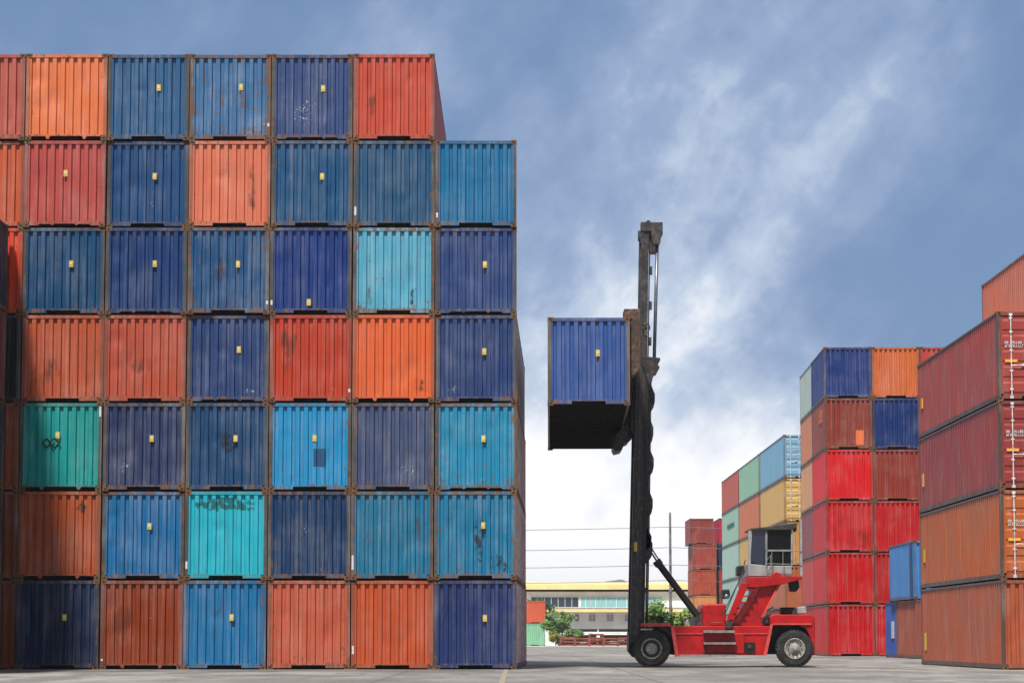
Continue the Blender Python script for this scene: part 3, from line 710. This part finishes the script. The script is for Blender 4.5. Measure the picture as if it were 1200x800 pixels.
# mast: two rails in depth, ties between, inner mast above
yn, yf = (66.0, 66.28), (67.4, 67.68)
OUT = [(738.4, 753), (745.2, 424), (760.6, 424), (755.0, 753)]
INN = [(749.4, 452), (752.2, 268), (760.4, 268), (758.2, 452)]
for y0, y1 in (yn, yf):
    part('mast_rail', poly(OUT, y0, y1, 66.0), blk, bevel=.012)
    part('inner_rail', poly(INN, y0 + .03, y1 - .03, 66.0), mastgrey, bevel=.01)
part('rail_groove', poly([(744.2, 745), (749.6, 430), (752.2, 430), (747.0, 745)], 65.985, 66.004, 66.0), mastgrey)
part('rail_flange', poly([(751.5, 748), (757.2, 426), (760.4, 426), (754.8, 748)], 65.96, 66.01, 66.0), blk2)
part('rail_flange', poly([(749.6, 452), (752.3, 270), (754.3, 270), (751.6, 452)], 66.005, 66.032, 66.0), mastgrey)
for py, dx in ((742, 0), (690, 1), (600, 3), (520, 4.5), (440, 6)):
    part('mast_tie', MB().prism(P([(741 + dx, py), (752 + dx, py), (752 + dx, py + 8), (741 + dx, py + 8)], 66.0), 66.28, 67.4), blk)
for py in (272, 330, 400):
    part('inner_tie', MB().prism(P([(753, py), (758, py), (758, py + 5), (753, py + 5)], 66.0), 66.25, 67.4), mastgrey)
for y0, y1 in (yn, yf):
    part('mast_head', poly([(751, 260), (757, 260), (758, 258), (761.5, 258), (763, 261), (763, 271), (751, 271)], y0 - .02, y1 + .02, 66.0), mastgrey, bevel=.015)
    part('sheave_block', poly([(762.6, 260.5), (776.6, 260.5), (776.6, 275), (774.5, 277), (774, 284), (772.5, 287), (764.5, 287), (763.5, 279), (762.6, 276)], y0 - .05, y1 + .05, 66.0), mastgrey, bevel=.015)
    r_ = MB(); r_.tube([pt(770.2, 286, (y0 + y1) / 2), pt(766.6, 424, (y0 + y1) / 2)], .055, 8); part('hoist_rod', r_, steel, smooth=True)
    c_ = MB(); c_.tube([pt(761.5, 272, (y0 + y1) / 2), pt(759.4, 424, (y0 + y1) / 2)], .022, 6); part('hoist_chain', c_, mastgrey)
for py in (312, 353, 395):
    part('chain_clamp', poly([(761.2 - (py - 312) * .012, py), (764.4 - (py - 312) * .012, py), (764.4 - (py - 312) * .012, py + 9), (761.2 - (py - 312) * .012, py + 9)], 66.0, 66.2, 66.0), blk)
lp = MB(); c0 = pt(757, 384, 65.95)
lp.tube([(c0[0] + .12 * math.cos(a * .4), 65.95, c0[2] + .14 * math.sin(a * .4)) for a in range(17)], .02, 6); part('hose_loop', lp, blk)
part('mast_collar', poly([(752, 417.5), (773.5, 419.5), (773.5, 422.5), (769, 424.5), (772.8, 430), (772.5, 432), (767, 433.5), (764, 447), (760.5, 452), (752, 424.5)], 65.92, 67.76, 66.0), blk, bevel=.01)
# scalloped hose guard down the back of the mast
hg = [(757.0, 660)]
for k, (yt, x_) in enumerate(((640, 765.5), (588, 765.8), (540, 767.0), (503, 766.5), (464, 768.2))):
    x0 = 756.9 + (660 - yt) * .0187
    hg += [(x0 + 1.6, yt + 19), (x_ - 1.5, yt + 12), (x_, yt + 5), (x_, yt - 4), (x_ - 2.5, yt - 10), (x0 + 2.6, yt - 17)]
hg += [(761, 436), (756.5, 436), (752.8, 660)]
part('hose_guard', poly(hg, 66.3, 66.75, 66.0), blk, bevel=.01)
part('hose_guard', poly(hg, 67.2, 67.39, 66.0), blk, bevel=.01)
for yy in (66.55, 67.1):
    r_ = MB(); r_.tube([pt(757.6, 735, yy), pt(759.2, 640, yy)], .05, 8); part('lift_ram', r_, steel, smooth=True)
    r_ = MB(); r_.tube([pt(759.4, 640, yy), pt(762, 440, yy)], .05, 8); part('lift_ram', r_, steel, smooth=True)
part('ram_clamp', poly([(756, 688), (760, 688), (760, 694), (756, 694)], 66.45, 67.2), brn)
part('mast_plate', poly([(743.0, 635), (746.8, 635), (746.6, 645.5), (742.8, 645.5)], 65.97, 66.0, 66.0), M['yellow'])
part('mast_pivot', poly([(750, 622), (760, 618), (764.5, 628), (763.5, 640), (757, 646), (750, 645)], 66.3, 66.8, 66.0), blk2, bevel=.02)
part('mast_foot', poly([(737.6, 740), (757, 740), (757, 766), (744, 770), (737.6, 762)], 66.45, 67.6, 66.0), blk2, bevel=.02)
# tilt cylinders
for yy in (66.5, 67.3):
    q = MB(); q.tube([pt(771, 659, yy), pt(821, 726, yy)], .112, 14); tcy = part('tilt_cylinder', q, blk2, smooth=False)
    q = MB(); q.tube([pt(769, 656.5, yy), pt(773, 662, yy)], .14, 14); q.build('cylinder_gland', blk, tcy).matrix_parent_inverse = Matrix()
    q = MB(); q.tube([pt(756.5, 636.5, yy), pt(770, 657.5, yy)], .03, 8); q.build('rod', steel, tcy)
    q = MB(); q.tube([pt(758.8, 634.5, yy - .08), pt(772, 655.5, yy - .08)], .022, 8); q.build('rod', blk, tcy)
part('cylinder_bracket', poly([(815, 722), (823, 718), (826, 734), (814, 734)], 66.3, 68.2), blk)
# carriage and side spreader
part('carriage', poly([(744.6, 452), (751, 452), (750, 500), (741.5, 510), (738.6, 503), (739.5, 470)], 66.1, 68.4, 66.0), blk2, bevel=.02)
part('carriage_arm', poly([(739, 442), (748, 440), (748, 470), (739, 478)], 66.2, 68.3, 66.0), blk)
part('side_thrust_arm', poly([(735, 480), (748, 478), (747, 503), (742, 508), (738, 515), (733, 517), (730, 525), (722, 527), (719.5, 522), (723, 507), (728, 500), (734, 497)], 66.6, 68.0, 66.0), blk, bevel=.02)
part('spreader_beam', MB().prism(P([(738, 363), (748.5, 363), (748.5, 398), (738.6, 398)], 61.5), 61.5, 73.0), brn, bevel=.015)
for y0 in (61.45, 72.2):
    part('spreader_arm', MB().prism(P([(731.2, 362), (750, 362), (750.5, 380), (751, 425), (747, 437), (739, 442), (738, 430), (738.2, 377), (731.2, 377)], 61.5), y0, y0 + .75), brn, bevel=.02)
    part('arm_fitting', MB().tube([(*(lambda q: (q[0], y0 - .06, q[1]))(at(736, 371, 61.5)),), (*(lambda q: (q[0], y0 + .1, q[1]))(at(736, 371, 61.5)),)], .09, 10), M['casting'])
# the lifted container
lx, lz = at(641.6, 474.5, 61.25)
co = container(lx, 61.25, lz, (64, 92, 164), 'blue container with white warning plate hoisted in the air by the handler', None, wear=.3, sill='A', plate=(.27, 1.55), frame=(120, 104, 96), yaw=R(-.9))
co.rotation_euler[0] = R(-1.15)                      # hangs a little low at its far end

HAZE = .00016

# ------------------------------------------------------------------ ground
def concrete():
    m, nt, b, out = new_mat('worn_concrete'); g = NT(nt)
    tc = g.n('ShaderNodeTexCoord'); v = tc.outputs['Object']
    big = g.noise(g.vscale(v, .11, .05, 1), 1.0, 5, .6)
    mid = g.noise(g.vscale(v, .5, .22, 1), 1.0, 6, .65)
    fine = g.noise(v, 9, 5, .7)
    c = g.mix(g.ss(big, .35, .65), (.12, .112, .10), (.27, .255, .235))
    c = g.mix(g.math('MULTIPLY', g.ss(mid, .44, .58), .85), c, (.095, .088, .08))
    oil = g.ss(g.noise(g.vscale(v, .9, .25, 1), 1.0, 5, .6, .6), .60, .68)
    c = g.mix(g.math('MULTIPLY', oil, .8), c, (.055, .052, .05))
    c = g.mix(g.math('MULTIPLY', g.ss(fine, .35, .75), .25), c, (.5, .48, .45))
    # tyre tracks running across
    tr = g.ss(g.noise(g.vscale(v, .06, 2.4, 1), 1.0, 3, .5), .5, .6)
    c = g.mix(g.math('MULTIPLY', tr, .55), c, (.11, .105, .10))
    # slab joints
    sp = g.n('ShaderNodeSeparateXYZ'); g.l(v, sp.inputs[0])
    for i, w in ((0, 6.0), (1, 7.5)):
        fr = g.math('ABSOLUTE', g.math('SUBTRACT', g.math('FRACT', g.math('DIVIDE', sp.outputs[i], w)), .5))
        j = g.math('LESS_THAN', fr, .006)
        c = g.mix(g.math('MULTIPLY', j, .7), c, (.06, .058, .055))
    g.l(c, b.inputs['Base Color'])
    g.l(g.math('ADD', .62, g.math('MULTIPLY', mid, .3)), b.inputs['Roughness'])
    bp = g.n('ShaderNodeBump'); bp.inputs['Strength'].default_value = .3; bp.inputs['Distance'].default_value = .03
    g.l(fine, bp.inputs['Height']); g.l(bp.outputs[0], b.inputs['Normal'])
    return m
def structure(name, mb, mat):
    o = mb.build(name, mat); o['kind'] = 'structure'; return o
def sheet(x0, y0, x1, y1, z):
    return MB().add([(x0, y0, z), (x1, y0, z), (x1, y1, z), (x0, y1, z)], [(0, 1, 2, 3)])
structure('ground', sheet(-1500, -100, 1500, 2600, 0), concrete())
line = plain('worn_yellow_paint', (.30, .21, .09), .8, .3, 3, spots=((.24, .22, .2), .9))
structure('painted_line', sheet(-.36, 20, -.24, 62.5, .004), line)
structure('dark_ground_strip', sheet(-40, 58.2, -.6, 59.4, .004), plain('dark_concrete', (.10, .095, .09), .7, .4, .8))  # flat darker strip on the ground in front of the left stack
pale = plain('pale_concrete', (.46, .44, .41), .8, .25, .7)
structure('pavement', sheet(-60, 225, 120, 262, .004), pale)

# ------------------------------------------------------------------ background building
YB = 264.0
def bx(px): return (px - CX) * YB / F
def bz(py): return EYE + (HZ - py) * YB / F
cream = plain('cream_wall', (.66, .60, .47), .8, .12, .6); wht = plain('white_wall', (.74, .73, .70), .8, .1, .5)
ylw = plain('yellow_fascia', (.77, .58, .26), .6, .12, .4); yl2 = plain('pale_yellow_roof', (.76, .64, .36), .6, .12, .3)
teal = glassm('teal_glass', (.22, .46, .48), .12); navyg = glassm('dark_window_glass', (.02, .035, .05), .1)
grey = plain('grey_sill', (.22, .23, .23), .7, .2, 2)
bd = thing('office_building', 'long low office building with yellow roof band and teal windows beyond the yard', 'building', (bx(700), YB, 0))
def bpart(name, mb, mat, parent=None):
    o = mb.build(name, mat, parent or bd)
    if parent is None: local(o, bd)
    return o
X0, X1 = bx(480), bx(880)
bpart('wall', MB().box(X0, YB, 0, X1, YB + 14, bz(693)), wht)
bpart('roof', MB().prism([(X0 - 1, bz(684.5)), (X1 + 1, bz(684.5)), (X1 + 1, bz(681.5) ), (X0 - 1, bz(681.5))], YB + 2.5, YB + 15), yl2)
bpart('fascia', MB().box(X0 - 1, YB - .8, bz(690.6), X1 + 1, YB + 15, bz(685)), ylw)
bpart('ground_floor_canopy', MB().box(X0, YB - 1.5, bz(717), X1, YB - .003, bz(713.6)), ylw)
bpart('sill_band', MB().box(X0, YB - .5, bz(713.4), X1, YB - .004, bz(711.6)), grey)
def window(px0, px1, py0, py1, mat, nm='window', mull=1):
    a, b, c, d = bx(px0), bx(px1), bz(py1), bz(py0)
    f = MB(); t = .06
    f.box(a - t, YB - .10, c - t, b + t, YB - .002, c); f.box(a - t, YB - .10, d, b + t, YB - .002, d + t)
    f.box(a - t, YB - .10, c, a, YB - .002, d); f.box(b, YB - .10, c, b + t, YB - .002, d)
    for k in range(1, mull):
        x = a + (b - a) * k / mull; f.box(x - .03, YB - .09, c, x + .03, YB - .05, d)
    w = bpart(nm, f, wht)
    MB().box(a, YB - .06, c, b, YB - .004, d).build('pane', mat, w)
for k, px in enumerate(range(622, 678, 8)): window(px + .4, px + 7.6, 699.5, 711, navyg)
for k, px in enumerate(range(680, 776, 12)): window(px + .4, px + 11.6, 699.5, 711, teal, mull=2)
for k, px in enumerate((664, 674, 690, 711, 732, 776, 796)): window(px, px + (4 if k < 2 else 7.5), 719.5, 727.5, navyg if k < 2 else plain('curtained_glass', (.30, .31, .38), .3, .2, 3), mull=2)
yw = thing('yard_wall', 'low white wall in front of the yellow banded office building', 'wall', (bx(700), YB - 6, 0))
local(MB().box(bx(560), YB - 6.3, 0, bx(860), YB - 6, 2.0).build('wall_panel', wht, yw), yw)
local(MB().box(bx(560), YB - 6.36, 2.0, bx(860), YB - 5.94, 2.1).build('coping', grey, yw), yw)

# parked flat trailers and rusty racks along the far edge of the yard
rustb = plain('red_rust_steel', (.26, .075, .045), .75, .4, 2, spots=((.08, .035, .025), .5), bump=.3)
def local_thing_parts(parts, root):
    for nm, mb, mt in parts: local(mb.build(nm, mt, root), root)
YT = 250.0
def tx(px): return (px - CX) * YT / F
def tz(py): return EYE + (HZ - py) * YT / F
for k, (a, b, lab) in enumerate([(664, 700, 'black flatbed trailer parked beyond the yard, left of the pair'), (702, 741, 'black flatbed trailer parked beyond the yard, just left of the mast')]):
    t = thing('flatbed_trailer', lab, 'trailer', (tx(a), YT, 0), 0, 'flatbed trailers beyond the yard')
    w = MB()
    for px in (a + 3, a + 7, b - 5): w.lathe_y(tx(px), .5, [(.3, YT - .02), (.5, YT), (.5, YT + .35), (.3, YT + .36)], 16)
    local_thing_parts([('deck', MB().box(tx(a), YT, tz(739.8), tx(b), YT + 2.4, tz(736.6)), blk2), ('chassis_beam', MB().box(tx(a + 1), YT + .4, tz(747), tx(b - 1), YT + .7, tz(743.4)), blk2),
                       ('side_guard', MB().box(tx(a + 6), YT + .1, tz(742.8), tx(b - 6), YT + .18, tz(741)), wht), ('wheels', w, rubber)], t)
rnd = random.Random(3)
YK = 236.0
for k in range(5):
    xk = (657 + 17 * k - CX) * YK / F
    t = thing('steel_rack', f'rusty red steel rack on the yard edge, {["leftmost", "second", "third", "fourth", "last before the mast"][k]} of the row' if k < 4 else 'rusty red steel rack on the yard edge, last of the row before the mast', 'rack', (xk, YK, 0), 0, 'rusty racks along the yard edge')
    fr = MB(); L_ = 1.5; hh = rnd.uniform(.75, 1.35)
    for x in (0, L_):
        for y in (0, 1.4): fr.box(x - .06, YK + y - .06, 0, x + .06, YK + y + .06, hh)
    for x in (0, L_): fr.box(x - .05, YK + .065, hh - .06, x + .05, YK + 1.335, hh + .06)
    for z in (.12, hh * .55, hh):
        fr.box(-.08, YK - .07, z - .07, L_ + .08, YK + .07, z + .07); fr.box(-.08, YK + 1.33, z - .07, L_ + .08, YK + 1.47, z + .07)
    fr.v = [(v[0] + xk, v[1], v[2]) for v in fr.v]
    ld = MB()
    for q in range(9):
        z = rnd.uniform(.2, hh); y = rnd.uniform(.1, 1.3); ld.tube([(xk + rnd.uniform(-.1, .1), YK + y, z), (xk + L_ + rnd.uniform(-.1, .15), YK + y, z + rnd.uniform(-.1, .1))], rnd.uniform(.06, .12), 7)
    local_thing_parts([('frame', fr, rustb), ('bar_load', ld, rustb)], t)

# ------------------------------------------------------------------ plants
def leafmat(name, a, b_):
    m, nt, b, out = new_mat(name); g = NT(nt)
    vec, oi = g.objvec()
    n = g.noise(vec, 1.1, 3, .6)
    g.l(g.mix(g.ss(n, .35, .65), a, b_), b.inputs['Base Color']); b.inputs['Roughness'].default_value = .55
    b.inputs['Subsurface Weight'].default_value = 0
    tl = g.n('ShaderNodeBsdfTranslucent'); g.l(g.mix(.5, a, b_), tl.inputs[0])
    ms = g.n('ShaderNodeMixShader'); ms.inputs[0].default_value = .25
    g.l(b.outputs[0], ms.inputs[1]); g.l(tl.outputs[0], ms.inputs[2]); g.l(ms.outputs[0], out.inputs[0])
    return m
lf1 = leafmat('fresh_foliage', (.08, .16, .035), (.18, .30, .08)); lf2 = leafmat('dark_foliage', (.02, .06, .02), (.05, .12, .035)); lf3 = leafmat('yellow_green_foliage', (.16, .17, .03), (.26, .26, .05))
bark = plain('bark', (.10, .075, .055), .9, .3, 5)
def crown(rnd, cx_, cy_, cz_, rx, ry, rz_, clumps, leaves, size):
    m = MB()
    for c in range(clumps):
        while True:
            p = Vector((rnd.uniform(-1, 1), rnd.uniform(-1, 1), rnd.uniform(-1, 1)))
            if .25 < p.length < 1: break
        cr = rnd.uniform(.2, .42)
        for k in range(leaves):
            d = Vector((rnd.gauss(0, 1), rnd.gauss(0, 1), rnd.gauss(0, .8))).normalized() * cr * rnd.random() ** .4
            q = p + d
            o = Vector((cx_ + q.x * rx, cy_ + q.y * ry, cz_ + q.z * rz_))
            u = Vector((rnd.gauss(0, 1), rnd.gauss(0, 1), rnd.gauss(0, .6))).normalized(); w = u.orthogonal().normalized()
            s_ = size * rnd.uniform(.6, 1.4)
            m.add([o - u * s_, o + w * s_ * .5, o + u * s_, o - w * s_ * .5], [(0, 1, 2, 3)])
    return m
def plant(name, label, cat, px, y, w, top, bottom, mat, seed, group=None, leaf=.16, clumps=26, leaves=60):
    rnd = random.Random(seed); x = (px - CX) * y / F
    t = thing(name, label, cat, (x, y, 0), 0, group)
    tr = MB(); cz = (top + bottom) / 2
    tr.tube([(x, y, 0), (x + .05, y, bottom * .6), (x - .05, y, cz)], .13 if top > 2.5 else .05, 8, .05 if top > 2.5 else .02)
    for k in range(6):
        a = rnd.uniform(0, 6.28); tr.tube([(x, y, max(.1, bottom * .7)), (x + w * .25 * math.cos(a), y + w * .25 * math.sin(a), cz + rnd.uniform(-.1, .3) * (top - bottom))], .04 if top > 2.5 else .02, 6, .015)
    local(tr.build('trunk', bark, t), t)
    local(crown(rnd, x, y, cz, w / 2, w / 2, (top - bottom) / 2, clumps, leaves, leaf).build('crown', mat, t), t)
    return t
plant('leafy_tree', 'bright green young tree standing right of the orange distant container', 'tree', 655, 242, 3.5, 4.0, 1.3, lf1, 11, None, .18)
plant('leafy_tree', 'dark green tree rising behind the orange distant container', 'tree', 628, 252, 5.0, 5.6, 2.4, lf2, 12, None, .2)
plant('shrub', 'yellowish green shrub beside the mint distant container', 'shrub', 651, 239, 1.7, 1.7, .1, lf3, 13, None, .12)
plant('shrub', 'pale green low shrub between young tree and flatbed trailer', 'shrub', 670, 241, 2.8, 1.9, .2, lf1, 16, None, .13)
YPl = 120.0
for k, (px, w, top, mat, lab) in enumerate([(765, 1.9, 3.0, lf1, 'tall leafy plant in the planter just right of the mast'), (779, 1.5, 2.35, lf2, 'dark leafy plant in the middle of the planter'), (790, 1.5, 2.4, lf3, 'yellow green plant in the planter behind the tilt cylinder'), (801, 1.5, 2.5, lf1, 'leafy plant at the right end of the planter')]):
    plant('potted_plant', lab, 'plant', px, YPl, w, top, 1.2, mat, 20 + k, 'plants in the planter behind the handler', .17, 14, 34)
pl = thing('planter', 'long concrete planter behind the handler chassis', 'planter', ((780 - CX) * YPl / F, YPl, 0))
local(MB().box((757 - CX) * YPl / F, YPl - .6, 0, (812 - CX) * YPl / F, YPl - .5, 1.2).build('front_panel', pale, pl), pl)
local(MB().box((757 - CX) * YPl / F, YPl + .5, 0, (812 - CX) * YPl / F, YPl + .6, 1.2).build('back_panel', pale, pl), pl)
for px in (757, 811): 
    x = (px - CX) * YPl / F; local(MB().box(x, YPl - .499, 0, x + .08, YPl + .499, 1.2).build('end_panel', pale, pl), pl)
local(MB().box((759 - CX) * YPl / F, YPl - .49, .9, (810 - CX) * YPl / F, YPl + .49, 1.1).build('soil', bark, pl), pl)

# ------------------------------------------------------------------ poles and wires
YW = 205.0
pole_m = plain('weathered_pole', (.17, .165, .16), .85, .3, 2); wire_m = plain('black_wire', (.12, .13, .15), .6, .1, 1)
px_ = (785.5 - CX) * YW / F
for k, (x, lab) in enumerate([(px_, 'slender grey utility pole between the mast and the distant red stack'), (px_ - 46, 'utility pole hidden behind the tall left stack'), (px_ + 46, 'utility pole hidden behind the far lane')]):
    t = thing('utility_pole', lab, 'pole', (x, YW, 0), 0, 'poles of the overhead line')
    a = MB(); a.tube([(x, YW, 0), (x, YW, 13.2)], .17, 10, .11); local(a.build('mast', pole_m, t), t)
    a = MB()
    for z in (11.6, 9.6, 7.9, 6.4): a.box(x - .06, YW - .9, z, x + .06, YW + .3, z + .12)
    local(a.build('cross_arm', pole_m, t), t)
for k, (z, y) in enumerate(((11.72, YW - .8), (9.72, YW - .8), (8.02, YW - .8), (6.52, YW - .8))):
    w = MB()
    for s0 in (-1, 0):
        xa = px_ + 46 * s0; pts = []
        for i in range(17):
            u = i / 16; pts.append((xa + 46 * u, y, z - .35 * 4 * u * (1 - u)))
        w.tube(pts, .028, 5)
    tag(w.build('overhead_wire', wire_m), f'thin overhead wire across the pale sky, {["highest", "second highest", "third highest", "lowest"][k]} of four', 'wire', 'overhead wires')

# ------------------------------------------------------------------ hill
hm = MB(); rnd = random.Random(5); n = 60; ny = 8
prof = lambda x: 48 * math.exp(-((x - 105) / 48) ** 2) + 22 * math.exp(-((x - 20) / 120) ** 2) + 34 * math.exp(-((x - 320) / 160) ** 2)
vs = []
for j in range(ny):
    for i in range(n):
        x = -700 + 1600 * i / (n - 1); t = j / (ny - 1)
        vs.append((x, 1850 + 500 * t, max(-2, prof(x) * math.sin(math.pi / 2 * min(1, t * 1.1)) * (1 + .05 * rnd.random()) - 1)))
hm.add(vs, [(j * n + i, j * n + i + 1, (j + 1) * n + i + 1, (j + 1) * n + i) for j in range(ny - 1) for i in range(n - 1)])
structure('hill', hm, plain('distant_wooded_hill', (.07, .10, .075), .9, .3, .02))

# ------------------------------------------------------------------ air
if HAZE:
    hz_m = bpy.data.materials.new('thin_haze'); hz_m.use_nodes = True
    hn = hz_m.node_tree; hn.nodes.clear()
    ho = hn.nodes.new('ShaderNodeOutputMaterial'); hv = hn.nodes.new('ShaderNodeVolumePrincipled')
    hv.inputs['Color'].default_value = (.93, .95, 1, 1); hv.inputs['Density'].default_value = HAZE; hv.inputs['Anisotropy'].default_value = .2
    hn.links.new(hv.outputs[0], ho.inputs['Volume'])
    ho_ = MB().box(-1600, -150, -1, 1600, 2700, 75).build('haze', hz_m); ho_['kind'] = 'stuff'

# ------------------------------------------------------------------ light and sky
EL = R(59); AZ = R(199)
sundir = Vector((math.sin(AZ) * math.cos(EL), math.cos(AZ) * math.cos(EL), math.sin(EL)))
sd = bpy.data.lights.new('sun', 'SUN'); sd.energy = 4.0; sd.angle = R(5); sd.color = (1, .95, .88)
so = bpy.data.objects.new('sun', sd); COL.objects.link(so); so.rotation_euler = (-sundir).to_track_quat('-Z', 'Y').to_euler()
so.location = (-40, -60, 80)
w = bpy.data.worlds.new('World'); sc.world = w; w.use_nodes = True
nt = w.node_tree; nt.nodes.clear(); g = NT(nt)
out = g.n('ShaderNodeOutputWorld'); bg = g.n('ShaderNodeBackground'); g.l(bg.outputs[0], out.inputs[0])
BS = .10; bg.inputs[1].default_value = BS
sky = g.n('ShaderNodeTexSky'); sky.sky_type = 'NISHITA'; sky.sun_disc = False; sky.sun_elevation = EL; sky.sun_rotation = AZ
sky.air_density = 1.0; sky.dust_density = 1.0; sky.ozone_density = 2.0
tc = g.n('ShaderNodeTexCoord'); d = tc.outputs['Generated']
sp = g.n('ShaderNodeSeparateXYZ'); g.l(d, sp.inputs[0]); dx, dy, dz = sp.outputs
# wind drawn veils: noise stretched along a slanting direction
th = R(50)
al = g.math('ADD', g.math('MULTIPLY', dx, math.cos(th)), g.math('MULTIPLY', dz, math.sin(th)))
ac = g.math('SUBTRACT', g.math('MULTIPLY', dz, math.cos(th)), g.math('MULTIPLY', dx, math.sin(th)))
def streaks(ka, kc, seed, detail, warpk):
    wn = g.n('ShaderNodeTexNoise'); wn.inputs['Scale'].default_value = 6; wn.inputs['Detail'].default_value = 4; g.l(d, wn.inputs['Vector'])
    cx = g.n('ShaderNodeCombineXYZ'); g.l(g.math('MULTIPLY', al, ka), cx.inputs[0]); g.l(g.math('MULTIPLY', ac, kc), cx.inputs[1]); g.l(g.math('ADD', dy, seed), cx.inputs[2])
    s_ = g.n('ShaderNodeVectorMath', operation='SCALE'); g.l(wn.outputs['Color'], s_.inputs[0]); s_.inputs[3].default_value = warpk
    a_ = g.n('ShaderNodeVectorMath', operation='ADD'); g.l(cx.outputs[0], a_.inputs[0]); g.l(s_.outputs[0], a_.inputs[1])
    return g.noise(a_.outputs[0], 1.0, detail, .6)
veil = g.math('ADD', g.math('MULTIPLY', streaks(2.6, 10, 5.0, 7, 1.0), .74), g.math('MULTIPLY', streaks(12, 40, 9.0, 5, 1.5), .26))
puff = g.math('ADD', g.math('MULTIPLY', g.noise(d, 7.0, 6, .55, .4), .7), g.math('MULTIPLY', g.noise(d, 38, 6, .6, .3), .3))
big = g.noise(d, 3.2, 3, .5)
def lobe(x0, z0, sx, sz):
    a = g.math('DIVIDE', g.math('SUBTRACT', dx, x0), sx); b_ = g.math('DIVIDE', g.math('SUBTRACT', dz, z0), sz)
    r2 = g.math('ADD', g.math('MULTIPLY', a, a), g.math('MULTIPLY', b_, b_))
    return g.math('POWER', 2.718, g.math('MULTIPLY', r2, -1.0))
c = g.math('ADD', g.math('MULTIPLY', g.math('ADD', .21, veil), .52), g.math('MULTIPLY', puff, .70))
c = g.math('ADD', c, g.math('MULTIPLY', lobe(.07, .10, .12, .12), .13))      # bright bank low in the middle
c = g.math('ADD', c, g.math('MULTIPLY', lobe(.05, .00, .30, .07), .62))
c = g.math('ADD', c, g.math('MULTIPLY', lobe(.14, .27, .12, .08), .10))
c = g.math('ADD', c, g.math('MULTIPLY', lobe(.0, .07, .045, .07), .22))
c = g.math('SUBTRACT', c, g.math('MULTIPLY', lobe(-.25, .31, .10, .06), .08))
c = g.math('ADD', c, g.math('MULTIPLY', lobe(.085, .14, .06, .08), .13))
c = g.math('SUBTRACT', c, g.math('MULTIPLY', lobe(.19, .165, .055, .045), .16))  # blue gap to the right
c = g.math('SUBTRACT', c, g.math('MULTIPLY', lobe(.26, .29, .10, .10), .12))
c = g.math('SUBTRACT', c, g.math('MULTIPLY', lobe(.035, .055, .024, .018), .09))
c = g.math('SUBTRACT', c, g.math('MULTIPLY', lobe(-.02, .20, .06, .05), .06))
cov = g.ss(c, .55, 1.12)
# clouds: slate where thin, white where thick
def S(rgb, k=1.0): return tuple(x * k / BS * SKYK for x in lin(rgb))
SKYK = .70
ramp = g.n('ShaderNodeValToRGB'); g.l(cov, ramp.inputs[0])
el = ramp.color_ramp.elements
stops = [(0.0, (98, 128, 168)), (.25, (120, 145, 182)), (.5, (146, 166, 198)), (.74, (186, 200, 220)), (1.0, (254, 254, 255))]
el[0].position, el[0].color = stops[0][0], (*S(stops[0][1]), 1)
el[1].position, el[1].color = stops[-1][0], (*S(stops[-1][1]), 1)
for p_, c_ in stops[1:-1]:
    e = el.new(p_); e.color = (*S(c_), 1)
# clear air shows through between the veils
m1 = g.mix(g.ss(c, .45, .85), sky.outputs[0], ramp.outputs[0])
m1 = g.mix(.85, m1, ramp.outputs[0])
# unseen bright cloud deck above the view, added as ambient fill light
deck = g.math('MULTIPLY', g.ss(dz, .34, .62), g.math('ADD', .35, g.math('MULTIPLY', g.ss(puff, .4, .6), .65)))
hi = g.mix(deck, m1, (4.2, 4.1, 4.0))
g.l(hi, bg.inputs[0])

vs_ = sc.view_settings
sc.display_settings.display_device = 'sRGB'
vs_.view_transform = 'Standard'; vs_.look = 'None'; vs_.gamma = 1; vs_.use_curve_mapping = False
vs_.exposure = .7
sc.cycles.max_bounces = 6; sc.cycles.diffuse_bounces = 3; sc.cycles.glossy_bounces = 3; sc.cycles.transparent_max_bounces = 8
sc.cycles.use_denoising = True
